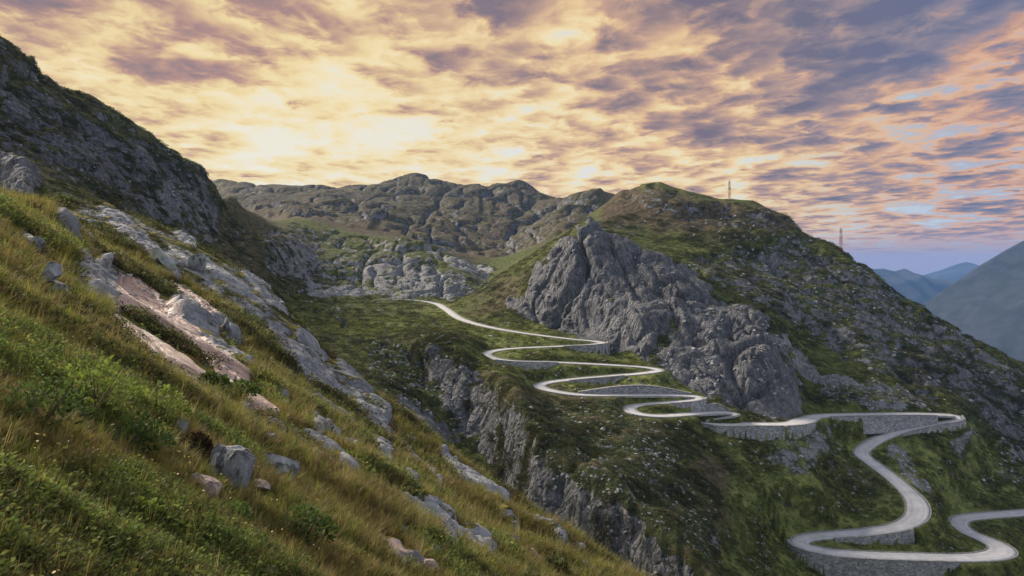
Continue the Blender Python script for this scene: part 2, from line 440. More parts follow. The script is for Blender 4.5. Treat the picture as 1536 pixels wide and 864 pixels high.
def strip(u0, v0, u1, v1, w_):
    du, dv = u1 - u0, v1 - v0
    l = math.hypot(du, dv); nx, ny = -dv / l * w_, du / l * w_
    pt = lambda t, s_: (u0 + du * t + nx * s_, v0 + dv * t + ny * s_)
    return [pt(0, 0), pt(.2, .5), pt(.55, .62), pt(.85, .4), pt(1, 0), pt(.8, -.35), pt(.5, -.5), pt(.15, -.35)]
BANDS = [(655,684,765,768,17,.8),(605,748,738,842,13,.8),(475,655,565,745,10,.5),(535,640,592,702,12,.6),(425,645,525,725,9,.4),(695,708,775,768,8,.7),(765,765,865,833,7,.7),
 (345,392,432,475,13,.5),(212,372,272,425,17,.3),(150,312,245,388,20,.3),(250,366,335,445,13,.45),(300,386,365,445,15,.5),(98,383,155,405,13,.8),(355,428,405,475,10,.4),(188,338,228,382,12,.4),
 (238,320,295,375,16,.8),(240,436,352,545,26,.3),(495,688,565,740,8,.4),(555,828,655,866,12,.3),(560,560,600,610,10,.3),(110,405,215,480,20,.5),(75,310,140,370,18,.2),(440,500,500,590,16,.2),
 (395,485,470,560,20,.15),(520,600,590,660,10,.3),(600,660,650,715,8,.6),(830,830,920,880,8,.6),(640,770,700,840,7,.4),(465,590,530,650,9,.3),(60,420,110,450,9,.6),(20,345,60,385,12,.5),(455,690,500,735,10,.4),(580,700,625,752,10,.3),(700,800,750,845,10,.5),(500,770,545,808,8,.5),(630,850,690,890,9,.4),(545,590,585,640,12,.2),(620,690,660,745,9,.5),(470,620,505,665,8,.4),(780,800,840,850,8,.5),(410,700,445,740,7,.5),(690,850,740,885,9,.4),(500,540,560,600,14,.15),(730,760,790,815,9,.6)]
_r = random.Random(5)
for _ in range(46):
    t_ = _r.random(); o_ = _r.uniform(-20, 150)                       # small ribs running with the fall line
    u_, v_ = 330 + 520 * t_ - o_ * .62, 430 + 390 * t_ + o_ * .62
    l_ = _r.uniform(18, 58); BANDS.append((u_, v_, u_ + l_, v_ + l_ * _r.uniform(.75, .95), _r.uniform(4, 9), _r.uniform(.1, .8)))
ROCKS += [(strip(*b_[:5]), 12, 130, .97, b_[5]) for b_ in BANDS]
UQ, VQ = U + 3.0 * R1 + 2.5 * R2, V + 2.5 * np.roll(R1, 17, 1) + 2 * R2
def area(poly, y0, y1):
    nr = y1 <= 135
    return inpoly(UQ if nr else UJ, VQ if nr else VJ, poly) & (GYy > y0) & (GYy < y1)
for poly, y0, y1, rv, pv in ROCKS:
    mk = area(poly, y0, y1)
    rock[mk] = np.maximum(rock[mk], rv) if rv >= .6 else rv; pale[mk] = pv
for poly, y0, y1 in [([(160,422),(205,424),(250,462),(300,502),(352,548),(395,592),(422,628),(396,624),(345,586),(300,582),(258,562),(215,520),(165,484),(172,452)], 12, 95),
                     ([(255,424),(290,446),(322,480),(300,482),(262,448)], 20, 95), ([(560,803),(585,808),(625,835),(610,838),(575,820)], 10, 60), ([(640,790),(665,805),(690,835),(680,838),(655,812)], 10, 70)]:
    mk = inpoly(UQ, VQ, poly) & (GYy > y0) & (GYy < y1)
    rock[mk] = 1.25; pink[mk] = 1.0; pale[mk] = .55  # pink paints the warm sky glow on the slabs into their colour
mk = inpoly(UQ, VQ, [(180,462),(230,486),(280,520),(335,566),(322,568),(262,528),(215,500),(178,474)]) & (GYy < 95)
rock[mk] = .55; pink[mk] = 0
for poly, y0, y1, v_ in [([(0,40),(330,270),(430,335),(330,365),(60,300),(0,300)], 160, 800, .55), ([(320,340),(480,345),(480,440),(330,420)], 330, 600, .8),
                     ([(330,255),(960,255),(930,330),(700,400),(330,330)], 700, 2600, .85), ([(900,270),(1190,320),(1190,350),(1080,360),(960,345),(900,335)], 400, 700, .95),
                     ([(540,500),(650,508),(760,640),(1080,880),(1100,700),(900,590),(740,560),(640,520)], 120, 300, .75), ([(690,440),(790,405),(830,380),(760,480),(700,475)], 360, 470, .6),
                     ([(1240,690),(1300,700),(1350,760),(1250,730)], 200, 260, .5), ([(60,290),(160,300),(160,312),(60,306)], 80, 130, 1.0)]:
    brown[area(poly, y0, y1)] = v_
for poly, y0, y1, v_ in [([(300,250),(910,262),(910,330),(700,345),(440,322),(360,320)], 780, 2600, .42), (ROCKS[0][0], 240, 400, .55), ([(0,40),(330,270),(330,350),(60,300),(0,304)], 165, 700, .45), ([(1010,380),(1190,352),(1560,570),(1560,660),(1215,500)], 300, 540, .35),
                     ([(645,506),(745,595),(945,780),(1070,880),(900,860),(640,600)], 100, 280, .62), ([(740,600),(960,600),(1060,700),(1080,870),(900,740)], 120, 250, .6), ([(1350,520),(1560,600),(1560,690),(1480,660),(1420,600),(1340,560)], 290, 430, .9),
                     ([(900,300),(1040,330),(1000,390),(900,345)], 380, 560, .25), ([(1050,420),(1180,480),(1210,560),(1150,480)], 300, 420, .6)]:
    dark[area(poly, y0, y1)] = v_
UJ, VJ = UJ + 55 * vnoise(U / 80, V / 50, None, 15), VJ + 30 * vnoise(U / 60, V / 45, None, 16)
for poly, y0, y1, v_ in [([(430,470),(700,468),(700,500),(430,500)], 310, 440, .55), ([(690,480),(1060,560),(1060,640),(900,610),(740,560)], 220, 340, .8), ([(1130,640),(1560,640),(1560,880),(1070,880)], 170, 300, .85),
                     ([(1160,520),(1420,610),(1230,615)], 280, 420, .35), ([(930,330),(1010,350),(960,370),(900,345)], 380, 560, .2)]:
    lush[area(poly, y0, y1)] = v_

def blur(f, n):
    for _ in range(n):
        f = (np.roll(f, 1, 0) + np.roll(f, -1, 0) + 2 * f) / 4
        f = (np.roll(f, 1, 1) + np.roll(f, -1, 1) + 2 * f) / 4
    return f
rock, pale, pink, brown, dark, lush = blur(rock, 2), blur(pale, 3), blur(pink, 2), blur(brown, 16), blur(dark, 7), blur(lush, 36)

# ------------------------------------------------------------------ relief: pushed along the surface's own normal
def normals(x, y, z):
    P_ = np.stack([x, y, z], -1)
    du = np.empty_like(P_); dv = np.empty_like(P_)
    du[:, 1:-1] = P_[:, 2:] - P_[:, :-2]; du[:, 0] = P_[:, 1] - P_[:, 0]; du[:, -1] = P_[:, -1] - P_[:, -2]
    dv[1:-1] = P_[2:] - P_[:-2]; dv[0] = P_[1] - P_[0]; dv[-1] = P_[-1] - P_[-2]
    n = np.cross(du, dv)
    return n / (np.linalg.norm(n, axis=-1, keepdims=True) + 1e-9)
def sstep(x, a, b):
    t = np.clip((x - a) / (b - a), 0, 1)
    return t * t * (3 - 2 * t)

# distance of every ground point to the road
kd = KDTree(len(road))
for i, p in enumerate(road):
    kd.insert((p[0], p[1], 0), i)
kd.balance()
cellset = np.zeros((200, 200), bool)
for p in road:
    ci, cj = int((p[0] + 400) / 5), int((p[1]) / 5)
    cellset[max(0, ci - 4):ci + 5, max(0, cj - 4):cj + 5] = True
def road_near(x, y):
    ci = np.clip(((x + 400) / 5).astype(int), 0, 199); cj = np.clip((y / 5).astype(int), 0, 199)
    c = np.flatnonzero(cellset[ci, cj])
    d = np.full(x.shape, 99.0); ri = np.zeros(x.shape, int)
    f = kd.find
    for t_ in c:
        _, i_, dd = f((x[t_], y[t_], 0))
        d[t_] = dd; ri[t_] = i_
    return d, ri

N0 = normals(GXx, GYy, GZz)
rd0, ri0 = road_near(GXx.ravel(), GYy.ravel())
rd0 = rd0.reshape(U.shape)
calm = 0.12 + 0.88 * sstep(rd0, 5, 22)
disp = np.zeros_like(U)
pitch = 0.0036 * GYy
for o_, lam in enumerate((192, 96, 48, 24, 12, 6, 3, 1.5, .75, .38)):
    wgt = sstep(lam / pitch, 2.2, 5.0) * (1 - sstep(lam / GYy, .09, .26)) * np.where(GYy < 115, 1.0 * (lam < 9), 1.0)
    act = wgt > 0.01
    if not act.any():
        continue
    x, y, z = GXx[act] / lam, GYy[act] / lam, GZz[act] / lam
    rk = np.clip(rock[act], 0, 1) * (1 - .93 * pink[act])
    # grass: soft humps, stretched down the fall line on the near hillside
    nr = GYy[act] < 120
    al, ac = (.78 * x + .38 * y - .5 * z) * .22, -.44 * x + .90 * y           # along and across the fall line
    hump = vnoise(np.where(nr, al, x * .55 + z * .2), np.where(nr, ac * 1.1, y * 1.1), np.where(nr, 0.37, z * .7), 30 + o_)
    g_ = hump * lam * np.where(nr, .14, .036)
    # rock: ribs and cracks leaning across the face
    sx, sy, sz = x * 1.15 + z * .42, y * 1.1 - z * .12, z * .36 - x * .14
    sx, sy, sz = np.where(nr, al * 1.4, sx), np.where(nr, ac * 1.3, sy), np.where(nr, z * .35, sz)
    r_ = vnoise(sx, sy, sz, 60 + o_)
    c_ = 1 - np.abs(vnoise(sx * 1.3 + 7.3, sy * 1.3, sz * 1.1 + r_ * .5, 90 + o_))
    rr = (r_ * .65 + np.abs(r_) * .18 - .06 - (c_ ** 12 - .08) * 1.05) * lam * np.where(GYy[act] < 115, .14, np.where((GYy[act] < 260) & (U[act] < 1100) & (lam > 5), .10, .24))
    disp[act] += wgt[act] * (g_ * (1 - rk) + rr * rk * np.where((GYy[act] > 235) & (GYy[act] < 720) & ((U[act] > 740) | (GYy[act] > 430)) & (lam > 10), .6, 1.0))
disp += np.where((GYy < 110) & (GYy > 8), blur(np.clip(rock - .6, 0, .4) * 2.5, 2) * (1 - .6 * pink) * np.clip(GYy / 80, .12, .55), 0)
disp *= calm
sky_guard = 1 - .45 * (GYy > 700)
disp *= np.where((GYy > 1150) & (U < 720), .62, 1.0)
GX2, GY2, GZ2 = GXx + N0[..., 0] * disp, GYy + N0[..., 1] * disp, GZz + N0[..., 2] * disp

# ------------------------------------------------------------------ retaining walls: where they stand along the road
HW = np.full(len(road), 2.85)                             # half width of the carriageway
uvi = lambda u, v: int(((road_uv - (u, v)) ** 2).sum(1).argmin())
HW[uvi(1440, 836):] = 2.75
HW[uvi(1062, 635):] = 2.15
HW *= 1 + .35 * np.exp(-((np.arange(len(road)) - uvi(1205, 631)) / 9.0) ** 2)
HW *= 1 + .30 * np.exp(-((np.arange(len(road)) - uvi(1503, 826)) / 9.0) ** 2)
HW *= 1 + .25 * np.exp(-((np.arange(len(road)) - uvi(1376, 765)) / 9.0) ** 2)
# (name of place, from pixel, to pixel, pixel on the wall's side, heights along it, label)
WALLS = [
 ((1425,836),(1202,813),(1300,850),[.3,4,7.5,9,9.5,9,8,6.5,4,1],'tall pale stone retaining wall below the lowest hairpin of the road'),
 ((1240,803.5),(1352,788),(1300,812),[.4,1.2,2.2,3.4,4.2,4.2],'wedge of stone wall inside the lowest hairpin loop'),
 ((1340,649.5),(1437,624.5),(1400,645),[.4,1.0,1.6,2.4,3.0,3.4,3.6],'stone wall rounding the far right hairpin at the end of the long straight'),
 ((1395,622),(1236,624),(1300,632),[.3,1.6,2.0,2.1,2.1,2.2,1.8,.6],'long low stone wall under the straight road right of the crag'),
 ((1166,636.3),(1053,634),(1110,650),[4.4,4.6,4.8,4.6,4.2,2.6,.5],'high stone wall with a dark joint below the crag, under the short straight'),
 ((1205,631),(1168,636.3),(1190,645),[2.0,3.2,3.8,4.0],'short stone wall ending at the lookout bend below the crag'),
 ((1000,603.6),(1047,596),(1030,612),[.3,1.4,2.4,3.0,3.0],'small stone wall under the right hand hairpin next to the crag foot'),
 ((850,570),(935,562.3),(900,575),[.3,1.0,2.0,2.6,2.3,.4],'stone wall wedge under the middle serpentine leg'),
 ((838,543.8),(748,540),(790,552),[.3,2.0,2.8,3.2,3.2,2.4,.6],'stone wall under the left end of the second serpentine from the top'),
 ((845,519),(903,513.5),(880,526),[.3,1.6,3.0,4.2,5.0,5.2],'stone wall wedge holding up the topmost hairpin'),
]
UPW = [((1040,592.7),(868,591.7),(950,585),[.4,1.6,2.6,3.0,2.8,2.2,1.4,.4],'stone wall along the uphill side of the straight leg at the crag foot'),
       ((1060,619.3),(1096,619.2),(1075,612),[.4,2.0,2.6,2.4,.4],'short pale wall above the tight bends at the crag foot')]
wallh = np.zeros((len(road), 2))                         # [left, right] drop in metres; negative = wall above the road
walls = []
for a_, b_, ref, hs, lab in WALLS + UPW:
    i_a, i_b = uvi(*a_), uvi(*b_)
    sgn_up = -1 if (a_, b_, ref, hs, lab) in UPW else 1
    rng_ = np.arange(min(i_a, i_b), max(i_a, i_b) + 1)
    h_ = np.interp(np.linspace(0, 1, len(rng_)), np.linspace(0, 1, len(hs)), hs)
    if i_a > i_b:
        h_ = h_[::-1]
    mid_i = rng_[len(rng_) // 2]
    best = min((1, -1), key=lambda sd: np.hypot(*(np.array([U0 + F * (road[mid_i, 0] + RN[mid_i, 0] * 4 * sd) / (road[mid_i, 1] + RN[mid_i, 1] * 4 * sd),
                                                            V0 - F * (road[mid_i, 2]) / (road[mid_i, 1] + RN[mid_i, 1] * 4 * sd)]) - ref) * (1, 5)))
    wallh[rng_, 0 if best == 1 else 1] = h_ * sgn_up
    walls.append((rng_, best, h_, sgn_up, lab))

# bed the road into the slope
fx, fy, fz = GX2.ravel(), GY2.ravel(), GZ2.ravel().copy()
rd, ri = road_near(fx, fy)
nr = np.flatnonzero(rd < 18)
side = np.sign((fx[nr] - road[ri[nr], 0]) * RN[ri[nr], 0] + (fy[nr] - road[ri[nr], 1]) * RN[ri[nr], 1])
hw = HW[ri[nr]]
e = rd[nr] - hw
zr = road[ri[nr], 2]
wh = np.where(side > 0, wallh[ri[nr], 0], wallh[ri[nr], 1])
nat = fz[nr]
bed = zr - .16
shoulder = bed + (nat - bed) * sstep(e, .2, 5.5)
tgt = zr - wh - .1
wl = tgt + (nat - tgt) * sstep(e, 1.5, 11.0)
out = np.where(np.abs(wh) > .05, np.where(e > 1.15, wl, bed - .6), shoulder)
out = np.where(e < .25, bed, out)
fz[nr] = out
GZ2 = fz.reshape(U.shape)
rdf = rd.reshape(U.shape)
rock = rock * sstep(rdf - 3, 0.5, 2.5)

NRM = normals(GX2, GY2, GZ2)
PU, PV = U0 + F * GX2 / GY2, V0 - F * GZ2 / GY2          # where each point shows in the photo
S_ = GZ2 / GY2
vis = S_ >= np.maximum.accumulate(np.vstack([np.full((1, NA), -9.), S_[:-1]]), 0) - 0.0004   # not hidden by nearer ground

# ------------------------------------------------------------------ ground material
def mat(name):
    m_ = bpy.data.materials.new(name); m_.use_nodes = True
    nt = NT(m_.node_tree)
    return m_, nt, m_.node_tree.nodes['Principled BSDF']
def C(r, g=None, b=None):
    return (r, r, r, 1) if g is None else (r, g, b, 1)

def ground_material():
    m_, k, bs = mat('alpine_ground')
    at_ = lambda n: k.n('ShaderNodeAttribute', attribute_name=n).outputs['Fac']
    geo = k.n('ShaderNodeNewGeometry')
    P = geo.outputs['Position']
    nz = k.n('ShaderNodeSeparateXYZ', ins={0: geo.outputs['Normal']}).outputs[2]
    rock, pale, pink, brown, dark, lush, near = [at_(n) for n in ('rock', 'pale', 'pink', 'brown', 'dark', 'lush', 'near')]
    fall = k.n('ShaderNodeMapping', ins={'Vector': P, 'Rotation': (0, 0, math.radians(-27))}).outputs[0]
    fall = k.n('ShaderNodeMapping', ins={'Vector': fall, 'Rotation': (0, math.radians(-33), 0)}).outputs[0]
    fall = k.n('ShaderNodeMapping', ins={'Vector': fall, 'Scale': (.22, 1.0, 1.0)}).outputs[0]
    lean = k.n('ShaderNodeMapping', ins={'Vector': P, 'Rotation': (math.radians(-8), math.radians(28), math.radians(20)), 'Scale': (1.0, 1.0, .34)}).outputs[0]
    n_big = k.noise(P, .035, 4, .55)
    n_mask = k.noise(P, .14, 9, .66)
    n_maskf = k.noise(fall, .45, 8, .64)
    n_m = k.mix(near, n_mask, n_maskf)
    # ---- rock
    rk = k.math('ADD', rock, k.math('MULTIPLY', k.math('SUBTRACT', n_m, .5), 2.3))
    rk = k.math('ADD', rk, k.math('MULTIPLY', k.math('SUBTRACT', .72, nz), .75))
    rmask = k.sm(rk, .52, .66)
    st = k.noise(lean, .5, 8, .66, .4)
    st2 = k.noise(lean, 2.6, 7, .7, .3)
    lean2 = k.n('ShaderNodeMapping', ins={'Vector': P, 'Rotation': (math.radians(10), math.radians(-34), 0), 'Scale': (1.0, 1.0, .16)}).outputs[0]
    st0 = k.math('ADD', k.math('MULTIPLY', k.noise(lean2, .30, 5, .62), .6), k.math('MULTIPLY', k.noise(P, .06, 3), .4))
    rv = k.math('ADD', k.math('ADD', k.math('MULTIPLY', st, .40), k.math('MULTIPLY', st2, .30)), k.math('MULTIPLY', st0, .30))
    rc = k.ramp(rv, [(.38, C(.025, .027, .032)), (.455, C(.15, .158, .175)), (.54, C(.25, .26, .278)), (.64, C(.50, .51, .52))])
    rc_p = k.ramp(rv, [(.36, C(.05, .05, .055)), (.44, C(.30, .305, .31)), (.54, C(.48, .485, .49)), (.64, C(.68, .68, .67))])
    rc = k.mix(k.math('MULTIPLY', pale, .9), rc, rc_p)
    lich = k.math('MULTIPLY', k.sm(k.noise(P, .5, 5, .6), .56, .68), .55)
    rc = k.mix(lich, rc, C(.20, .235, .185))
    rust = k.math('MULTIPLY', k.sm(k.noise(P, .22, 5, .6), .55, .70), .35)
    rc = k.mix(rust, rc, C(.12, .085, .062))
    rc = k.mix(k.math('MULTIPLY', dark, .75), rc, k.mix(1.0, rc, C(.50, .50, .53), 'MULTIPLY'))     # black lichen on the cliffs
    slab_glow = k.ramp(k.noise(fall, 1.3, 7, .65, .2), [(.34, C(.16, .12, .11)), (.46, C(.56, .37, .30)), (.58, C(.78, .55, .45)), (.70, C(.62, .55, .54))])  # reflected sky glow on the near slabs, put into the rock colour
    rc = k.mix(pink, rc, slab_glow)
    # ---- turf
    t1, t2 = k.noise(P, .30, 8, .68), k.noise(fall, 1.1, 8, .68)
    tv = k.mix(near, t1, t2)
    green = k.ramp(tv, [(.33, C(.022, .030, .010)), (.47, C(.065, .082, .022)), (.58, C(.11, .125, .034)), (.72, C(.19, .19, .06))])
    luscol = k.ramp(tv, [(.33, C(.040, .052, .018)), (.47, C(.135, .165, .046)), (.58, C(.22, .245, .075)), (.72, C(.28, .30, .11))])
    brn = k.ramp(tv, [(.33, C(.022, .018, .013)), (.47, C(.080, .060, .042)), (.58, C(.125, .092, .062)), (.72, C(.20, .155, .115))])
    drk = k.ramp(tv, [(.36, C(.024, .031, .014)), (.52, C(.055, .068, .028)), (.68, C(.115, .122, .055))])
    olive = k.ramp(tv, [(.33, C(.022, .024, .008)), (.47, C(.15, .135, .030)), (.58, C(.25, .22, .05)), (.72, C(.34, .30, .09))])
    pat = k.math('SUBTRACT', n_big, .5)
    g = k.mix(near, green, olive)
    g = k.mix(k.math('ADD', lush, k.math('MULTIPLY', pat, .8), True), g, luscol)
    g = k.mix(k.math('MULTIPLY', k.math('ADD', brown, k.math('MULTIPLY', pat, 1.4), True), .9), g, brn)
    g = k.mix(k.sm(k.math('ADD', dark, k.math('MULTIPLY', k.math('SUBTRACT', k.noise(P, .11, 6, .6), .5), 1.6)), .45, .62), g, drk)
    heath = k.sm(k.noise(P, .21, 7, .66), .57, .66)          # heather and alpenrose patches
    g = k.mix(k.math('MULTIPLY', k.math('MULTIPLY', heath, .5), k.math('SUBTRACT', 1.0, k.math('MULTIPLY', lush, .75), True)), g, drk)
    col = k.mix(rmask, g, rc)
    k.put(bs.inputs['Base Color'], col)
    k.put(bs.inputs['Roughness'], k.mix(rmask, C(.95), k.mix(pink, C(.85), C(.36))))
    k.put(bs.inputs['Specular IOR Level'], k.mix(rmask, C(.1), C(.35)))
    # ---- fine relief
    hr = k.math('MULTIPLY', rv, rmask)
    crk = k.n('ShaderNodeTexVoronoi', feature='DISTANCE_TO_EDGE', ins={'Vector': lean, 'Scale': .42, 'Detail': 2.0}).outputs['Distance']
    crk = k.math('MULTIPLY', k.sm(crk, 0.0, .12), k.math('MULTIPLY', rmask, .35))
    hg = k.math('MULTIPLY', tv, k.math('SUBTRACT', 1.0, k.math('MULTIPLY', rmask, .6)))
    h = k.math('ADD', k.math('MULTIPLY', k.math('ADD', hr, crk), k.mix(near, C(5.0), C(1.2))), k.math('MULTIPLY', hg, k.mix(near, C(2.4), C(.6))))
    bp = k.n('ShaderNodeBump', ins={'Strength': 1.0, 'Distance': 1.0, 'Height': h})
    k.put(bs.inputs['Normal'], bp.outputs[0])
    return m_
M_ground = ground_material()

near = sstep(-GYy, -135, -110) * 1.0
near = near * (GYy < 140)
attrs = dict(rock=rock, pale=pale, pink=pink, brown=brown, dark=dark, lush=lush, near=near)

# ------------------------------------------------------------------ cut the sheet into hillside, mountains, crag, gorge ground
cen = lambda f: (f[:-1, :-1] + f[1:, 1:]) / 2
fu, fv, fyc = cen(U), cen(V), cen(GYy)
ne = np.array(LINES['near_edge'], float)
edge_y = np.interp(fu, ne[:, 0], ne[:, 2]) * 1.12
lab = np.zeros(fu.shape, int)                                               # 0 ground of the valley
lab[fyc < edge_y] = 1
lab[(lab == 0) & (fu < 432) & (fyc > 115)] = 2
crag_poly = ROCKS[0][0]
lab[(lab == 0) & inpoly(fu, fv, crag_poly) & (fyc > 240) & (fyc < 400)] = 3
rl = np.array(LINES['ridge_foot'] , float); r2 = np.array(LINES['ridge_low'], float)
foot = np.where(fu > 1212, np.interp(fu, rl[:, 0], rl[:, 2]), np.interp(fu, r2[:, 0], r2[:, 2]))
lab[(lab == 0) & (fu > 900) & (fyc > foot)] = 4
lab[(lab == 0) & (fyc > 495)] = 5
idx = np.arange(NA * NL).reshape(NL, NA)
quads = np.stack([idx[:-1, :-1], idx[:-1, 1:], idx[1:, 1:], idx[1:, :-1]], -1)
VALL = np.stack([GX2, GY2, GZ2], -1).reshape(-1, 3)
for li, nm in enumerate(['valley_ground', 'hillside', 'mountain', 'crag_hill', 'ridge_hill', 'pass_hills']):
    fq = quads[lab == li].reshape(-1, 4)
    if not len(fq):
        continue
    used, inv = np.unique(fq, return_inverse=True)
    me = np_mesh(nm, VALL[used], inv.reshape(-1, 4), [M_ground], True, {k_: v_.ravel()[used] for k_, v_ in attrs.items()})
    me.normals_split_custom_set_from_vertices(NRM.reshape(-1, 3)[used].tolist())
    tag(link(nm, me), kind='structure')
# ------------------------------------------------------------------ lower land behind the camera, valley floor and far ranges
def far_material(name, c0, c1, c2):
    m_, k, bs = mat(name)
    P = k.n('ShaderNodeNewGeometry').outputs['Position']
    n = k.noise(P, .0016, 8, .62)
    n2 = k.noise(P, .012, 7, .65)
    k.put(bs.inputs['Base Color'], k.mix(k.sm(n2, .42, .6), k.mix(k.sm(n, .42, .58), c0, c1), c2))
    k.put(bs.inputs['Roughness'], .95)
    return m_
M_far = far_material('far_slopes', C(.005, .010, .011), C(.010, .016, .017), C(.020, .026, .034))
M_floor = far_material('valley_floor_grass', C(.03, .045, .02), C(.06, .07, .03), C(.05, .06, .03))

def range_(name, sky, y_crest, y_front, z_front, rough, seed):
    sky = np.array(sky, float)
    us = np.arange(sky[0, 0], sky[-1, 0], 3.0)
    a = (us - U0) / F
    zc = (V0 - np.interp(us, sky[:, 0], sky[:, 1])) / F * y_crest
    t = np.linspace(0, 1.6, 110)
    A2, T2 = np.meshgrid(a, t); Z2 = np.meshgrid(zc, t)[0]
    Y = y_front + (y_crest - y_front) * T2
    Xx = A2 * y_crest + (A2 * Y - A2 * y_crest) * .35
    prof = np.where(T2 < 1, T2 ** .9, 1 - (T2 - 1) * 1.2)
    Z = z_front + (Z2 - z_front) * prof
    w_ = sstep(np.abs(T2 - 1), 0, .25)
    for o, lam in enumerate((1100, 550, 270, 130, 60)):
        lam *= y_crest / 5000
        r_ = 1 - np.abs(vnoise(Xx / lam, Y / lam * .6, None, seed + o)) * 2
        Z = Z + r_ * lam * rough * (.12 + .88 * w_)
    nl, na = Z.shape
    ix = np.arange(nl * na).reshape(nl, na)
    fc = np.stack([ix[:-1, :-1], ix[:-1, 1:], ix[1:, 1:], ix[1:, :-1]], -1).reshape(-1, 4)
    return tag(link(name, np_mesh(name, np.stack([Xx, Y, Z], -1).reshape(-1, 3), fc, [M_far])), kind='structure')
range_('far_mountain', [(1320,500),(1350,482),(1378,462),(1420,431),(1470,397),(1500,380),(1536,362),(1580,350),(1700,352),(1850,360),(2100,400)], 4000, 1900, -900, .085, 200)
range_('far_mountain', [(1150,410),(1240,404),(1290,398),(1308,404),(1325,403),(1342,408),(1357,404),(1372,411),(1400,419),(1440,424),(1500,420),(1600,400),(1800,410),(2000,405)], 7600, 5200, -900, .06, 220)
range_('far_mountain', [(1150,405),(1300,415),(1380,415),(1410,406),(1436,396),(1450,393),(1464,397),(1490,408),(1540,412),(1700,395),(2000,400)], 11000, 9000, -700, .03, 240)
fl = [(-15000, -3000, -905), (15000, -3000, -905), (15000, 15000, -905), (-15000, 15000, -905)]
tag(link('valley_floor', np_mesh('valley_floor', fl, [(0, 1, 2, 3)], [M_floor])), kind='structure')
# the hillside goes on behind and beside the camera
bx, by = np.meshgrid(np.linspace(-90, 70, 60), np.linspace(-70, 1.4, 40))
bz = -EYE - .35 + GX * bx * np.where(bx > 0, 1, .8) + GY * np.minimum(by, 1.4) + vnoise(bx / 6, by / 6, None, 300) * .25 - .3 * (by > -1.5) * np.clip(np.abs(bx) / 3, 0, 1)
ix = np.arange(bx.size).reshape(bx.shape)
bf = np.stack([ix[:-1, :-1], ix[:-1, 1:], ix[1:, 1:], ix[1:, :-1]], -1).reshape(-1, 4)
tag(link('hillside', np_mesh('hillside_behind', np.stack([bx, by, bz], -1).reshape(-1, 3), bf, [M_ground], True, {'near': np.ones(bx.size)})), kind='structure')

# ------------------------------------------------------------------ road with stone kerbs
m_road, k, bs = mat('cobble_road')
P = k.n('ShaderNodeNewGeometry').outputs['Position']
vr = k.n('ShaderNodeTexVoronoi', ins={'Vector': P, 'Scale': 6.0})
cv = k.ramp(k.noise(P, .35, 7, .62), [(.35, C(.36, .36, .365)), (.55, C(.47, .47, .475)), (.7, C(.54, .54, .54))])
cv = k.mix(.25, cv, k.n('ShaderNodeSeparateColor', ins={0: vr.outputs['Color']}).outputs[0])
cv = k.mix(.55, cv, k.ramp(k.noise(P, .35, 7, .62), [(.35, C(.40, .40, .405)), (.65, C(.53, .53, .53))]))
lat = k.n('ShaderNodeAttribute', attribute_name='lat').outputs['Fac']
trk = k.math('MULTIPLY', k.sm(k.math('ABSOLUTE', k.math('SUBTRACT', lat, .48)), .26, .0), k.noise(P, .25, 4))
cv = k.mix(k.math('MULTIPLY', trk, .75), cv, C(.30, .30, .305))                       # wheel tracks
cv = k.mix(k.math('MULTIPLY', k.sm(k.math('ADD', lat, k.math('MULTIPLY', k.noise(P, .8, 5), .4)), .98, 1.25), .8), cv, C(.17, .17, .13))   # grit and grass at the edges
cv = k.mix(k.math('MULTIPLY', k.sm(k.noise(P, .16, 6, .62), .56, .66), .45), cv, C(.27, .27, .27))
k.put(bs.inputs['Base Color'], cv); k.put(bs.inputs['Roughness'], .75)
k.put(bs.inputs['Normal'], k.n('ShaderNodeBump', ins={'Strength': .5, 'Distance': .03, 'Height': vr.outputs['Distance']}).outputs[0])
m_kerb, k, bs = mat('kerb_granite')
P = k.n('ShaderNodeNewGeometry').outputs['Position']
k.put(bs.inputs['Base Color'], k.ramp(k.noise(P, 1.2, 6, .6), [(.35, C(.17)), (.65, C(.34))])); k.put(bs.inputs['Roughness'], .8)

def sweep(prof, sel=None, close=True):
    """prof: list of (side offset from the road edge factor, extra metres, height)"""
    ii = np.arange(len(road)) if sel is None else sel
    vs = []
    for f_, ex, hh in prof:
        off = f_ * HW[ii] + ex
        vs.append(np.stack([road[ii, 0] + RN[ii, 0] * off, road[ii, 1] + RN[ii, 1] * off, road[ii, 2] + hh], 1))
    n = len(prof)
    V_ = np.stack(vs, 1).reshape(-1, 3)
    F_ = []
    for i in range(len(ii) - 1):
        for j in range(n if close else n - 1):
            a, b = i * n + j, i * n + (j + 1) % n
            F_.append((a, b, b + n, a + n))
    return V_, np.array(F_)
pf = [(1, 0, -.5), (1, 0, 0), (.62, 0, .04), (.3, 0, .06), (0, 0, .07), (-.3, 0, .06), (-.62, 0, .04), (-1, 0, 0), (-1, 0, -.5)]
v_, f_ = sweep(pf, close=False)
tag(link('road', np_mesh('road', v_, f_[:, ::-1], [m_road], True, {'lat': np.tile([abs(q_[0]) for q_ in pf], len(road))})), kind='structure')
for s_ in (1, -1):
    v_, f_ = sweep([(s_, s_ * .002, -.5), (s_, s_ * .002, .16), (s_, s_ * .30, .16), (s_, s_ * .36, -.5)])
    tag(link('kerb', np_mesh('kerb', v_, f_, [m_kerb], False)), kind='structure')

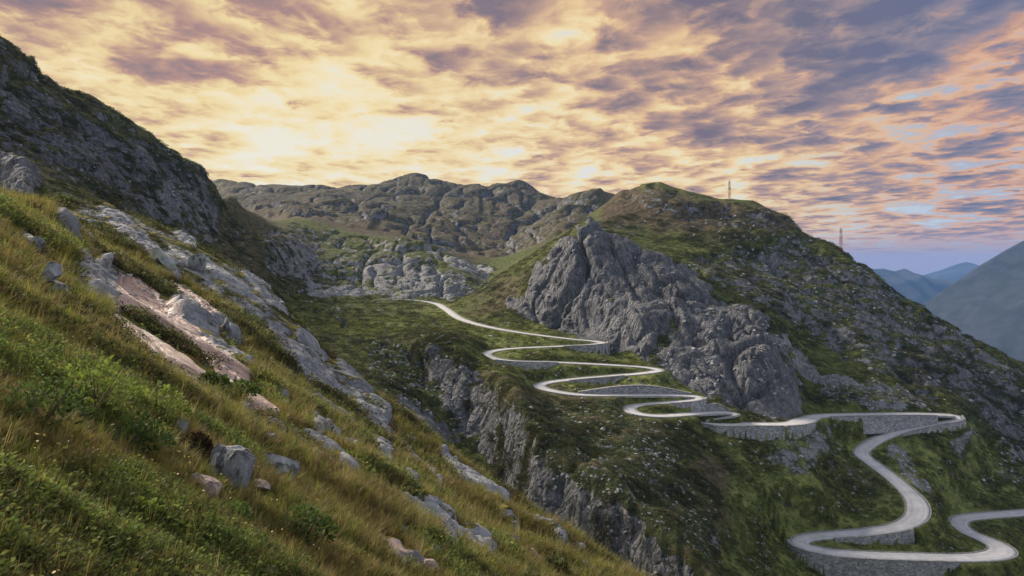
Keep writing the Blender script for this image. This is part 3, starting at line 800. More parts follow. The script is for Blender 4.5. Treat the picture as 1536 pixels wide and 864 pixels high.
# ------------------------------------------------------------------ retaining walls (masonry body > coping)
m_wall, k, bs = mat('granite_masonry')
P = k.n('ShaderNodeNewGeometry').outputs['Position']
vo = k.n('ShaderNodeTexVoronoi', feature='F1', ins={'Vector': k.n('ShaderNodeMapping', ins={'Vector': P, 'Scale': (1, 1, 1.7)}).outputs[0], 'Scale': 1.5})
ve = k.n('ShaderNodeTexVoronoi', feature='DISTANCE_TO_EDGE', ins={'Vector': k.n('ShaderNodeMapping', ins={'Vector': P, 'Scale': (1, 1, 1.7)}).outputs[0], 'Scale': 1.5})
tone = k.n('ShaderNodeSeparateColor', ins={0: vo.outputs['Color']}).outputs[0]
cw = k.ramp(tone, [(0, C(.17, .178, .19)), (.5, C(.27, .28, .295)), (1, C(.42, .425, .43))])
cw = k.mix(k.math('MULTIPLY', k.sm(k.noise(P, .3, 6, .6), .5, .7), .5), cw, C(.09, .095, .085))
drip = k.n('ShaderNodeMapping', ins={'Vector': P, 'Scale': (1.2, 1.2, .12)}).outputs[0]
cw = k.mix(k.math('MULTIPLY', k.sm(k.noise(drip, .25, 6, .65), .52, .70), .4), cw, C(.085, .09, .085))
cw = k.mix(k.sm(ve.outputs['Distance'], .0, .06, .6, 0.0), cw, C(.07))
k.put(bs.inputs['Base Color'], cw); k.put(bs.inputs['Roughness'], .9)
k.put(bs.inputs['Normal'], k.n('ShaderNodeBump', ins={'Strength': .7, 'Distance': .08, 'Height': k.sm(ve.outputs['Distance'], 0, .1)}).outputs[0])
for rng_, sd, h_, up_, lab_ in walls:
    n = len(rng_)
    rows = 8
    vs = np.zeros((n, rows + 3, 3))
    for i, ri_ in enumerate(rng_):
        r_, hw_ = road[ri_], HW[ri_]
        top = r_[2] + (.30 if up_ > 0 else h_[i]); bot = r_[2] - (h_[i] + 4.5 if up_ > 0 else .6)
        for j in range(rows + 1):                         # the face one sees, leaning back a little
            t = j / rows
            z = top + (bot - top) * t
            d = hw_ + (1.05 if up_ > 0 else .40) + (.09 if up_ > 0 else -.0) * (top - z) * (1 if up_ > 0 else 0)
            if up_ < 0:
                d = hw_ + .42 + .05 * (z - bot)
            d += .03 * math.sin(ri_ * 12.9 + j * 7.3) if 0 < j < rows else 0
            vs[i, j] = (r_[0] + RN[ri_, 0] * sd * d, r_[1] + RN[ri_, 1] * sd * d, z)
        d2 = hw_ + (.37 if up_ > 0 else 1.6)
        vs[i, rows + 1] = (r_[0] + RN[ri_, 0] * sd * d2, r_[1] + RN[ri_, 1] * sd * d2, bot)
        vs[i, rows + 2] = (r_[0] + RN[ri_, 0] * sd * d2, r_[1] + RN[ri_, 1] * sd * d2, top)
    nn = rows + 3
    fc = [(i * nn + j, i * nn + (j + 1) % nn, (i + 1) * nn + (j + 1) % nn, (i + 1) * nn + j) for i in range(n - 1) for j in range(nn)]
    me = np_mesh('retaining_wall', vs.reshape(-1, 3), fc, [m_wall], False)
    bm = bmesh.new(); bm.from_mesh(me)
    bmesh.ops.holes_fill(bm, edges=[e_ for e_ in bm.edges if e_.is_boundary], sides=0)
    bmesh.ops.recalc_face_normals(bm, faces=bm.faces); bm.to_mesh(me); bm.free()
    wo_ = tag(link('retaining_wall', me), lab_, 'wall', 'stone retaining walls along the pass road')
    # coping stones, laid as slabs along the top
    cv_, cf_ = [], []
    i = 0
    while i < n - 1:
        j = min(n - 1, i + 2)
        for q_ in (i, j):
            r_, hw_ = road[rng_[q_]], HW[rng_[q_]]
            z0 = r_[2] + (.303 if up_ > 0 else h_[q_] + .003)
            d0, d1 = (hw_ + .33, hw_ + 1.13) if up_ > 0 else (hw_ + .36, hw_ + 1.65)
            sh = (.03 if q_ == i else -.03)
            for d, z in ((d0, z0), (d1, z0), (d1, z0 + .2), (d0, z0 + .2)):
                cv_.append((r_[0] + RN[rng_[q_], 0] * sd * d + RT[rng_[q_], 0] * sh, r_[1] + RN[rng_[q_], 1] * sd * d + RT[rng_[q_], 1] * sh, z + .015 * math.sin(i * 5.1)))
        b = len(cv_) - 8
        cf_ += [(b, b + 1, b + 2, b + 3), (b + 4, b + 7, b + 6, b + 5)] + [(b + a, b + 4 + a, b + 4 + (a + 1) % 4, b + (a + 1) % 4) for a in range(4)]
        i = j
    co = link('coping', np_mesh('coping', cv_, cf_, [m_kerb], False), wo_)
    co['kind'] = 'stuff'

# ------------------------------------------------------------------ last snow on the far crest
m_snow, k, bs = mat('old_snow'); k.put(bs.inputs['Base Color'], k.ramp(k.noise(k.n('ShaderNodeNewGeometry').outputs['Position'], .2), [(.3, C(.62, .63, .66)), (.7, C(.8, .8, .82))]))
for su, sv, rw, rh in ((737, 275, 5, 3),):
    dd_ = (PU - su) ** 2 + (PV - sv) ** 2 + 1e6 * (~vis | (GYy < 1000))
    ic_, jc_ = np.unravel_index(dd_.argmin(), dd_.shape)
    ks = [(ic_ + a_, jc_ + b_) for a_ in range(-1, 1) for b_ in range(-2, 1) if abs(b_ + .5) * rh + abs(a_ + 1.5) * 2 < rw * rh * .45 + R2[ic_ + a_, jc_ + b_] * 3]
    ks = ks or [(ic_, jc_)]
    vi, vs, fs = {}, [], []
    for (a_, b_) in ks:
        q4 = [(a_, b_), (a_, b_ + 1), (a_ + 1, b_ + 1), (a_ + 1, b_)]
        for c_ in q4:
            if c_ not in vi:
                vi[c_] = len(vs); vs.append(VALL[c_[0] * NA + c_[1]] + NRM[c_] * 1.2 + np.array([0, -1.5, .3]))
        fs.append([vi[c_] for c_ in q4])
    tag(link('snow', np_mesh('snow_patch', vs, fs, [m_snow])), kind='structure')

# ------------------------------------------------------------------ finding the ground
def ground_px(u, v, ymin=0, ymax=3000):
    """grid index of the ground that shows at a pixel of the photo"""
    d = (PU - u) ** 2 + (PV - v) ** 2 + 1e6 * (~vis | (GYy < ymin) | (GYy > ymax))
    return np.unravel_index(d.argmin(), d.shape)
def bar(bm, a, b, r, n=6, r2=None):
    a, b = Vector(a), Vector(b)
    d = b - a
    M_ = Matrix.Translation((a + b) / 2) @ d.to_track_quat('Z', 'Y').to_matrix().to_4x4()
    bmesh.ops.create_cone(bm, cap_ends=True, segments=n, radius1=r, radius2=r if r2 is None else r2, depth=d.length, matrix=M_)
def bm_link(name, bm, mats, parent=None, smooth=False):
    me = bpy.data.meshes.new(name)
    bm.to_mesh(me); bm.free()
    for m_ in mats:
        me.materials.append(m_)
    if smooth:
        me.polygons.foreach_set('use_smooth', [True] * len(me.polygons))
    return link(name, me, parent)

# ------------------------------------------------------------------ lattice radio masts on the ridge
def paint(name, col):
    m_, k, bs = mat(name)
    P = k.n('ShaderNodeNewGeometry').outputs['Position']
    k.put(bs.inputs['Base Color'], k.mix(k.sm(k.noise(P, 2.0, 5), .5, .7), col, C(.12, .09, .07))); k.put(bs.inputs['Roughness'], .6)
    return m_
M_red, M_white, M_steel = paint('faded_red_paint', C(.42, .045, .025)), paint('weathered_white_paint', C(.42, .40, .38)), paint('dull_steel', C(.16))
def mast(u, v, vtop, label, bands, wb, wt):
    i, j = ground_px(u, v, 300, 700)
    base = Vector((GX2[i, j], GY2[i, j], GZ2[i, j] - .4))
    H = (v - vtop) / F * base.y + .4
    root = bpy.data.objects.new('radio_mast', None); COL.objects.link(root)
    root.location = base
    tag(root, label, 'radio mast', 'radio masts on the ridge')
    Hm = H * .86
    wz = lambda z: wb + (wt - wb) * z / Hm
    nb = len(bands)
    for b in range(nb):
        z0, z1 = Hm * b / nb, Hm * (b + 1) / nb
        bm = bmesh.new()
        cs = [(-1, -1), (1, -1), (1, 1), (-1, 1)]
        nseg = 2
        for s2 in range(nseg):
            za, zb = z0 + (z1 - z0) * s2 / nseg, z0 + (z1 - z0) * (s2 + 1) / nseg
            for q_ in range(4):
                c, d = cs[q_], cs[(q_ + 1) % 4]
                pa = lambda cc, z: (cc[0] * wz(z) / 2, cc[1] * wz(z) / 2, z)
                bar(bm, pa(c, za), pa(c, zb), .065, 5)
                bar(bm, pa(c, za), pa(d, zb), .04, 4); bar(bm, pa(d, za), pa(c, zb), .04, 4)
                bar(bm, pa(c, zb), pa(d, zb), .045, 4)
        o = bm_link('lattice_section', bm, [bands[b]], root)
    bm = bmesh.new(); bar(bm, (0, 0, Hm * .97), (0, 0, H), .16, 8, .08); bm_link('antenna', bm, [M_steel], root)
    for z in (Hm, Hm * .62):
        bm = bmesh.new()
        bmesh.ops.create_cube(bm, size=1, matrix=Matrix.Translation((0, 0, z + .08)) @ Matrix.Diagonal((wz(z) + .4, wz(z) + .4, .10, 1)))
        for q_ in range(4):
            a = q_ * math.pi / 2
            c, s_ = math.cos(a), math.sin(a)
            w2 = wz(z) / 2 + .19
            bar(bm, (c * w2 - s_ * w2, s_ * w2 + c * w2, z), (c * w2 - s_ * w2, s_ * w2 + c * w2, z + 1.0), .04, 4)
            bar(bm, (c * w2 - s_ * w2, s_ * w2 + c * w2, z + 1.0), (c * w2 + s_ * w2, s_ * w2 - c * w2, z + 1.0), .04, 4)
        bm_link('platform', bm, [M_steel], root)
    for z, a in ((Hm * .55, -1.9), (Hm * .72, -1.0), (Hm * .92, -2.2)):
        bm = bmesh.new()
        c = Vector((math.cos(a), math.sin(a), 0)) * (wz(z) / 2 + .35)
        M_ = Matrix.Translation(c + Vector((0, 0, z))) @ Vector((math.cos(a), math.sin(a), 0)).to_track_quat('Z', 'Y').to_matrix().to_4x4()
        bmesh.ops.create_cone(bm, cap_ends=True, segments=14, radius1=.12, radius2=.30, depth=.22, matrix=M_)
        bar(bm, c * .5 + Vector((0, 0, z)), c + Vector((0, 0, z)), .09, 5)
        bm_link('dish', bm, [M_white], root)
mast(1262, 377, 340, 'taller red and white lattice mast on the ridge shoulder above the far blue valley', [M_red, M_white, M_red, M_red, M_white, M_red], 1.6, 1.1)
mast(1094, 299, 269, 'smaller grey and brown lattice mast on the crest, left of the taller red one', [M_white, M_red, M_white, M_steel, M_red], 1.4, 1.0)

# ------------------------------------------------------------------ stones
m_rock, k, bs = mat('lichened_granite')
tcx = k.n('ShaderNodeTexCoord').outputs['Object']
rndo = k.n('ShaderNodeObjectInfo').outputs['Random']
Pv = k.vmath('ADD', tcx, k.n('ShaderNodeCombineXYZ', ins={0: k.math('MULTIPLY', rndo, 37.0), 1: 0.0, 2: 0.0}).outputs[0]).outputs[0]
nr_ = k.noise(Pv, 2.2, 9, .68)
cr = k.ramp(nr_, [(.32, C(.055, .057, .062)), (.45, C(.19, .20, .21)), (.58, C(.31, .32, .33)), (.72, C(.47, .47, .46))])
cr = k.mix(k.math('MULTIPLY', k.sm(k.noise(Pv, 1.6, 5), .54, .64), .6), cr, C(.24, .28, .19))
cr = k.mix(k.math('MULTIPLY', k.sm(k.noise(Pv, 3.0, 7, .7), .53, .60), .8), cr, C(.045, .045, .042))
cr = k.mix(1.0, cr, k.ramp(rndo, [(0, C(.75)), (1, C(1.15))]), 'MULTIPLY')
k.put(bs.inputs['Base Color'], cr); k.put(bs.inputs['Roughness'], .85)
k.put(bs.inputs['Normal'], k.n('ShaderNodeBump', ins={'Strength': .8, 'Distance': .12, 'Height': k.noise(Pv, 3.0, 9, .7)}).outputs[0])
m_rockpink, k, bs = mat('pink_granite')
tcx = k.n('ShaderNodeTexCoord').outputs['Object']
cr = k.ramp(k.noise(tcx, 2.4, 9, .66), [(.32, C(.09, .075, .07)), (.45, C(.34, .25, .22)), (.58, C(.50, .38, .33)), (.72, C(.56, .5, .48))])
k.put(bs.inputs['Base Color'], cr); k.put(bs.inputs['Roughness'], .8)
k.put(bs.inputs['Normal'], k.n('ShaderNodeBump', ins={'Strength': .8, 'Distance': .12, 'Height': k.noise(tcx, 3.0, 9, .7)}).outputs[0])

def stone_mesh(name, seed, m_, sub=3, cuts=11, rough=.055):
    r = random.Random(seed)
    bm = bmesh.new()
    bmesh.ops.create_icosphere(bm, subdivisions=sub, radius=.5)
    planes = []
    for _ in range(cuts):
        d = Vector((r.gauss(0, 1), r.gauss(0, 1), r.gauss(0, .9))).normalized()
        planes.append((d, r.uniform(.20, .38)))
    for v in bm.verts:                                    # chop the ball into flat broken faces
        for d, lim in planes:
            e_ = v.co.dot(d) - lim
            if e_ > 0:
                v.co -= d * e_
    co = np.array([v.co for v in bm.verts])
    nz_ = vnoise(co[:, 0] * 4 + seed, co[:, 1] * 4, co[:, 2] * 4, seed) * .6 + vnoise(co[:, 0] * 9 + seed, co[:, 1] * 9, co[:, 2] * 9, seed + 1) * .4
    for v, n in zip(bm.verts, nz_):
        v.co *= 1 + rough * float(n)
    me = bpy.data.meshes.new(name); bm.to_mesh(me); bm.free()
    me.materials.append(m_)
    return me
def block_mesh(name, seed, m_):
    """an upright broken block: flat top, steep sides, a notch low on one side"""
    r = random.Random(seed)
    bm = bmesh.new()
    bmesh.ops.create_icosphere(bm, subdivisions=5, radius=.72)
    pl = [((0, 0, 1), .40), ((.18, 0, 1), .41), ((1, .1, .02), .36), ((.75, -.7, .1), .40), ((-.2, -1, .12), .34), ((-1, -.2, -.15), .36), ((-.8, -.4, .62), .42), ((0, 1, .1), .4), ((.7, .1, .75), .47), ((.2, -.8, .62), .43)]
    pl = [(Vector((a + r.gauss(0, .05), b + r.gauss(0, .05), c + r.gauss(0, .05))).normalized(), l) for (a, b, c), l in pl]
    for v in bm.verts:
        for _ in range(2):
            for d, lim in pl:
                e_ = v.co.dot(d) - lim
                if e_ > 0:
                    v.co -= d * e_
        q_ = (v.co - Vector((-.36, -.22, -.02))).length
        if q_ < .26:
            v.co += Vector((.6, .45, .05)) * (.26 - q_) * .75
    co = np.array([v.co for v in bm.verts])
    nz_ = vnoise(co[:, 0] * 3.5 + seed, co[:, 1] * 3.5, co[:, 2] * 3.5, seed) * .09 + vnoise(co[:, 0] * 9 + seed, co[:, 1] * 9, co[:, 2] * 9, seed + 5) * .03 + (1 - np.abs(vnoise(co[:, 0] * 5 + seed, co[:, 1] * 5, co[:, 2] * 3, seed + 1))) ** 5 * -.06
    for v, n in zip(bm.verts, nz_):
        v.co *= 1 + float(n)
    me = bpy.data.meshes.new(name); bm.to_mesh(me); bm.free()
    me.materials.append(m_)
    return me
def put_stone(name, me, u, v, w_px, h_px, depth, label, group=None, tilt=(0, 0, 0), sink=.2, ymin=0, ymax=3000, cat='boulder'):
    i, j = ground_px(u, v + h_px * .3, ymin, ymax)
    y = GY2[i, j]
    w_, h_ = w_px / F * y, h_px / F * y
    o = link(name, me)
    o.scale = (w_ * 1.12, w_ * depth, h_ * 1.2)
    o.rotation_euler = tilt
    o.location = (GX2[i, j], y, GZ2[i, j] + h_ * (.5 - sink))
    return tag(o, label, cat, group)
st_ = lambda s_, pinkish=False, sub=4: stone_mesh('boulder', s_, m_rockpink if pinkish else m_rock, sub)
put_stone('boulder', block_mesh('boulder', 3, m_rock), 346, 706, 62, 92, .8, 'largest grey boulder in the near grass, blotched with dark lichen beside a broken white rock', tilt=(.12, .30, .5), sink=.30)
put_stone('boulder', st_(24), 271, 647, 27, 30, 1.0, 'rounded bluish grey boulder poking out above a brown heather hollow', tilt=(0, .2, 1.1))
put_stone('boulder', st_(27), 426, 698, 60, 30, .7, 'long smooth grey rock lying alone in the grass right of the largest boulder', tilt=(.1, .62, .1))
put_stone('boulder', block_mesh('boulder', 5, m_rockpink), 309, 728, 46, 36, .9, 'broken white and pink rock at the left foot of the largest boulder', tilt=(.2, .5, .9), sink=.35)
put_stone('boulder', st_(34, True), 386, 731, 38, 14, .8, 'thin flat reddish rock sticking out right of the largest boulder', tilt=(0, .35, 0))
put_stone('boulder', st_(37), 404, 657, 24, 16, .8, 'small grey rock, lower of two above the long smooth grey rock', tilt=(0, .5, 0))
put_stone('boulder', st_(39), 386, 640, 16, 12, .8, 'small bluish rock, upper of two above the long smooth grey rock')
put_stone('boulder', st_(41), 431, 786, 20, 20, .8, 'small whitish rock half hidden in a dark bush at the lower middle', tilt=(0, .4, 0))
put_stone('boulder', st_(43, True), 408, 858, 24, 22, .8, 'pinkish white rock cut off by the bottom edge of the picture')
put_stone('boulder', st_(45), 216, 648, 14, 12, .8, 'very small white stone left of the rounded bluish boulder')
put_stone('boulder', st_(47), 262, 678, 9, 9, 1, 'tiny pale stone just below the rounded bluish boulder')
put_stone('boulder', st_(49), 136, 527, 24, 12, .8, 'flat white stone in the upper grass slope below the pink slabs', tilt=(0, .5, 0))
put_stone('boulder', st_(51), 74, 507, 22, 10, .8, 'flat white stone in the upper left grass, left of another like it', tilt=(0, .5, 0))
put_stone('boulder', st_(53), 52, 372, 26, 34, .8, 'pale blue rock standing on the green knoll at upper left', tilt=(0, .7, .3))
put_stone('boulder', st_(55), 76, 410, 34, 40, .8, 'pointed pale rock outcrop on the edge of the green knoll', tilt=(0, .5, .2))
put_stone('boulder', st_(57), 241, 560, 14, 9, .8, 'small white stone just below the lower end of the pink slabs')
put_stone('boulder', st_(59, True), 648, 852, 34, 20, .9, 'dark jagged rock with a pale rim near the bottom edge, right of the grass', tilt=(0, .5, 0))
put_stone('boulder', st_(61, True), 578, 816, 36, 14, .9, 'pink flat rock along a ledge near the bottom edge', tilt=(0, .6, 0))
put_stone('boulder', st_(63), 293, 395, 34, 36, .9, 'big mossy pale green block on top of the near hillside rocks', tilt=(0, .5, .4), ymin=60)
put_stone('boulder', st_(65), 337, 488, 14, 22, .9, 'upright pale greenish block at the edge of the rock bands', tilt=(0, .1, .2), ymin=50)
put_stone('boulder', st_(67), 245, 392, 46, 26, .9, 'long leaning grey block among the upper rock bands', tilt=(0, .75, .2), ymin=50)

cell = lambda f: (f[:-1, :-1] + f[1:, 1:]) * .5
cy, cr_, cd_, cb_, cl_ = cell(GY2), cell(rock), cell(dark), cell(brown), cell(lush)
cpu, cpv = cell(PU), cell(PV)
cvis = vis[:-1, :-1] | vis[1:, 1:] | vis[1:, :-1] | vis[:-1, 1:]
crd = cell(rdf)
inframe = (cpu > -120) & (cpu < 1660) & (cpv < 1000)
e1 = np.stack([GX2[:-1, 1:] - GX2[:-1, :-1], GY2[:-1, 1:] - GY2[:-1, :-1], GZ2[:-1, 1:] - GZ2[:-1, :-1]], -1)
e2 = np.stack([GX2[1:, :-1] - GX2[:-1, :-1], GY2[1:, :-1] - GY2[:-1, :-1], GZ2[1:, :-1] - GZ2[:-1, :-1]], -1)
carea = np.linalg.norm(np.cross(e1, e2), axis=-1)
def scatter(weight, n, r=rng):
    p = weight.ravel().astype(float); p = p / p.sum()
    c = r.choice(p.size, n, p=p)
    i, j = np.unravel_index(c, weight.shape)
    a, b = r.random(n), r.random(n)
    f = lambda G: (G[i, j] * (1 - a) + G[i, j + 1] * a) * (1 - b) + (G[i + 1, j] * (1 - a) + G[i + 1, j + 1] * a) * b
    return np.stack([f(GX2), f(GY2), f(GZ2)], 1), NRM[i, j], i, j
cx_, cyv_, cz_ = cell(GX2), cell(GY2), cell(GZ2)
clump = vnoise(cx_ / 9, cyv_ / 9, cz_ / 9, 401) + .6 * vnoise(cx_ / 3, cyv_ / 3, cz_ / 3, 402)

# countable boulders lying about, in groups by slope
bm_set = [stone_mesh('boulder', 100 + s_, m_rock, 3) for s_ in range(8)]
def boulders(weight, n, smin, smax, label, group, seed):
    r = np.random.default_rng(seed)
    p, nn_, _, _ = scatter(weight, n, r)
    made = []
    for q_ in range(n):
        o = link('boulder', bm_set[int(r.integers(8))])
        s_ = smin + (smax - smin) * r.random() ** 2.2
        o.scale = (s_ * r.uniform(.8, 1.5), s_ * r.uniform(.7, 1.2), s_ * r.uniform(.5, .95))
        o.rotation_euler = (r.normal(0, .25), r.normal(.25, .25), r.uniform(0, 6.3))
        o.location = p[q_] + np.array([0, 0, s_ * .08])
        tag(o, label, 'boulder', group)
        made.append((o, U0 + F * p[q_][0] / p[q_][1], V0 - F * p[q_][2] / p[q_][1], s_ / p[q_][1]))
    # the ones that stand out get a label of their own
    seen = [t for t in made if 5 < t[1] < 1530 and t[2] < 858]
    place = label.split(' ', 2)[2]
    for word, key in (('largest pale boulder ', lambda t: -t[3]), ('leftmost pale boulder ', lambda t: t[1]), ('rightmost pale boulder ', lambda t: -t[1]),
                      ('uppermost pale boulder ', lambda t: t[2]), ('lowest pale boulder ', lambda t: -t[2])):
        if seen:
            b_ = min(seen, key=key); seen.remove(b_)
            b_[0]['label'] = word + place
vw = carea * cvis * inframe * (crd > 6)
boulders(vw * (cy > 26) * (cy < 100) * (cr_ < .6) * (clump > .1) * (cpu > 330), 70, .3, 1.5, 'pale stone lying in the grass of the steep near hillside', 'stones on the near hillside', 1)
boulders(vw * (cy > 120) * (cy < 230) * (cpu > 740) * (cpu < 1100) * (cr_ < .7) * (clump > .15), 34, .8, 2.2, 'pale boulder on the brown heathery slope above the gorge', 'boulders on the heathery slope', 2)
boulders(vw * (cy > 170) * (cy < 320) * (cpu > 470) * (cpu < 660) * (cpv > 490) * (clump > 0), 34, .7, 2.0, 'whitish boulder on the slope left of the gorge cliff', 'boulders left of the gorge', 3)
boulders(vw * (cy > 195) * (cy < 300) * (cpu > 1270) * (cr_ < .9) * (clump > .1), 28, .5, 1.6, 'pale boulder on the green slope between the lower hairpins', 'boulders on the right slope', 4)
boulders(vw * (cy > 170) * (cy < 500) * (cpu < 430) * (cpv > 250) * (cpv < 370) * (clump > .1), 32, 1.0, 3.2, 'pale boulder in the scree at the foot of the left mountain', 'boulders below the left mountain', 5)

# ------------------------------------------------------------------ scattered small things, too many to count: one object each, instanced
def palette(name, meshes):
    c = bpy.data.collections.new(name)
    for i, me in enumerate(meshes):
        o = bpy.data.objects.new('%s_%02d' % (name, i), me)
        c.objects.link(o)
    return c
def euler_from(nrm, lean, r):
    """rotations that stand things between the slope normal and the vertical, turned at random"""
    out = []
    for n in nrm:
        d = Vector(n) * lean + Vector((0, 0, 1)) * (1 - lean)
        q_ = d.to_track_quat('Z', 'Y') @ Matrix.Rotation(r.uniform(0, 6.283), 3, 'Z').to_quaternion()
        out.append(q_.to_euler()[:])
    return np.array(out, np.float32)
def instanced(name, pos, rot_, scl, pal, npick, r):
    me = bpy.data.meshes.new(name)
    me.vertices.add(len(pos)); me.vertices.foreach_set('co', np.asarray(pos, np.float32).ravel())
    a = me.attributes.new('rot', 'FLOAT_VECTOR', 'POINT'); a.data.foreach_set('vector', rot_.ravel())
    a = me.attributes.new('scl', 'FLOAT_VECTOR', 'POINT'); a.data.foreach_set('vector', np.asarray(scl, np.float32).ravel())
    a = me.attributes.new('pick', 'INT', 'POINT'); a.data.foreach_set('value', r.integers(0, npick, len(pos)).astype(np.int32))
    o = tag(link(name, me), kind='stuff')
    ng = bpy.data.node_groups.new(name + '_scatter', 'GeometryNodeTree')
    ng.interface.new_socket('Geometry', in_out='INPUT', socket_type='NodeSocketGeometry')
    ng.interface.new_socket('Geometry', in_out='OUTPUT', socket_type='NodeSocketGeometry')
    N = ng.nodes.new
    gi, go, ip, ci = N('NodeGroupInput'), N('NodeGroupOutput'), N('GeometryNodeInstanceOnPoints'), N('GeometryNodeCollectionInfo')
    ci.inputs['Collection'].default_value = pal; ci.inputs['Separate Children'].default_value = True; ci.inputs['Reset Children'].default_value = True
    ip.inputs['Pick Instance'].default_value = True
    def na(nm, ty):
        n = N('GeometryNodeInputNamedAttribute'); n.data_type = ty; n.inputs['Name'].default_value = nm
        return n.outputs['Attribute']
    er = N('FunctionNodeEulerToRotation')
    Lk = ng.links.new
    Lk(gi.outputs[0], ip.inputs['Points']); Lk(ci.outputs[0], ip.inputs['Instance'])
    Lk(na('pick', 'INT'), ip.inputs['Instance Index']); Lk(na('rot', 'FLOAT_VECTOR'), er.inputs[0]); Lk(er.outputs[0], ip.inputs['Rotation'])
    Lk(na('scl', 'FLOAT_VECTOR'), ip.inputs['Scale']); Lk(ip.outputs[0], go.inputs[0])
    md = o.modifiers.new('scatter', 'NODES'); md.node_group = ng
    return o

def leaf_mat(name, stops, patch, patch_amt):
    m_, k, bs = mat(name)
    rnd = k.n('ShaderNodeObjectInfo').outputs['Random']
    P = k.n('ShaderNodeNewGeometry').outputs['Position']
    c = k.ramp(rnd, stops)
    c = k.mix(k.math('MULTIPLY', k.sm(k.noise(P, .45, 5, .6), .46, .60), patch_amt), c, patch)
    c = k.mix(1.0, c, k.ramp(k.noise(P, 6.0, 3), [(.3, C(.6)), (.7, C(1.35))]), 'MULTIPLY')
    k.put(bs.inputs['Base Color'], c); k.put(bs.inputs['Roughness'], .7)
    k.put(bs.inputs['Specular IOR Level'], .2)
    tl = k.n('ShaderNodeBsdfTranslucent', ins={0: c})
    mx = k.n('ShaderNodeMixShader', ins={0: .42, 1: bs.outputs[0], 2: tl.outputs[0]})
    k.put(m_.node_tree.nodes['Material Output'].inputs[0], mx.outputs[0])
    return m_
M_grass = leaf_mat('meadow_grass', [(0, C(.11, .15, .028)), (.35, C(.21, .225, .045)), (.65, C(.245, .235, .055)), (.90, C(.31, .26, .09)), (1, C(.38, .31, .16))], C(.17, .105, .042), .45)
M_herb = leaf_mat('herb_leaves', [(0, C(.06, .10, .026)), (.5, C(.115, .175, .04)), (.85, C(.21, .26, .06)), (1, C(.30, .30, .09))], C(.09, .085, .028), .4)
M_dark = leaf_mat('heather_leaves', [(0, C(.042, .054, .02)), (.5, C(.078, .092, .034)), (1, C(.11, .12, .045))], C(.08, .06, .034), .7)
M_bright = leaf_mat('bright_leaves', [(0, C(.15, .21, .04)), (1, C(.22, .28, .05))], C(.15, .18, .04), .6)
M_mid = leaf_mat('mid_green_leaves', [(0, C(.06, .105, .026)), (1, C(.10, .15, .035))], C(.03, .045, .016), .6)
M_rust = leaf_mat('rusty_heather', [(0, C(.050, .030, .018)), (1, C(.085, .048, .026))], C(.028, .022, .014), .5)
M_yel, k, bs = mat('yellow_petals'); k.put(bs.inputs['Base Color'], k.ramp(k.n('ShaderNodeObjectInfo').outputs['Random'], [(0, C(.45, .26, .03)), (.7, C(.50, .38, .06)), (1, C(.45, .34, .10))]))
M_stem, k, bs = mat('brown_twig'); k.put(bs.inputs['Base Color'], k.ramp(k.noise(k.n('ShaderNodeNewGeometry').outputs['Position'], 20), [(.3, C(.05, .035, .022)), (.7, C(.11, .08, .05))]))

M_dry = leaf_mat('dry_grass', [(0, C(.12, .075, .032)), (.5, C(.21, .145, .055)), (1, C(.32, .25, .12))], C(.10, .06, .03), .5)
def tuft(seed, nb, h, spread, wd, m_=None):
    r = random.Random(seed); vs = []; fs = []
    for _ in range(nb):
        a = r.uniform(0, 6.283); b = r.uniform(0, spread * .5)
        x, y = math.cos(a) * b, math.sin(a) * b
        hh = h * r.uniform(.55, 1.1); out_ = spread * r.uniform(.3, 1.1); a2 = a + r.gauss(0, .6)
        px_, py_ = -math.sin(a2) * wd, math.cos(a2) * wd
        i = len(vs)
        for t, ww in ((0, 1), (.5, .85), (1, .12)):
            ox, oy = math.cos(a2) * out_ * t * t, math.sin(a2) * out_ * t * t
            vs += [(x + ox - px_ * ww, y + oy - py_ * ww, hh * t - .02), (x + ox + px_ * ww, y + oy + py_ * ww, hh * t - .02)]
        fs += [(i, i + 1, i + 3, i + 2), (i + 2, i + 3, i + 5, i + 4)]
    return np_mesh('tuft', vs, fs, [m_ or M_grass], True)
def leaf_clump(seed, n, rx, h, ls, m_):
    """low mound of small leaves standing out of its whole volume"""
    r = random.Random(seed); vs = []; fs = []
    for _ in range(n):
        a = r.uniform(0, 6.283); d = math.sqrt(r.random()); zt = h * (1 - .75 * d * d) * r.uniform(.35, 1.05)
        c = Vector((math.cos(a) * d * rx, math.sin(a) * d * rx, zt))
        dr = Vector((math.cos(a) * d + r.gauss(0, .5), math.sin(a) * d + r.gauss(0, .5), .55 + r.gauss(0, .45))).normalized()
        sd = dr.cross(Vector((r.gauss(0, 1), r.gauss(0, 1), r.gauss(0, 1)))).normalized()
        l = ls * r.uniform(.6, 1.3)
        i = len(vs)
        vs += [c, c + dr * l * .5 + sd * l * .28, c + dr * l, c + dr * l * .5 - sd * l * .28]
        fs.append((i, i + 1, i + 2, i + 3))
    return np_mesh('leaf_clump', [tuple(v) for v in vs], fs, [m_], False)

gr = np.random.default_rng(31)
near_ok = inframe * (cy < 75) * (cr_ < .50)
# grass
pal_g = palette('grass_tuft', [tuft(s_, 16, .26, .17, .0065) for s_ in range(4)] + [tuft(9 + s_, 10, .42, .16, .005) for s_ in range(2)] + [tuft(15 + s_, 14, .30, .2, .0055, M_dry) for s_ in range(2)])
w_ = carea * near_ok / np.clip(cy, 3.5, 60) ** 1.75
p, nn_, i_, j_ = scatter(w_, 52000, gr)
sc = np.clip(p[:, 1] / 13, .62, 3.2) * gr.uniform(.6, 1.25, len(p))
instanced('grass', p, euler_from(nn_, .35, gr), np.stack([sc, sc, sc * gr.uniform(.55, 1.0, len(p))], 1), pal_g, 8, gr)
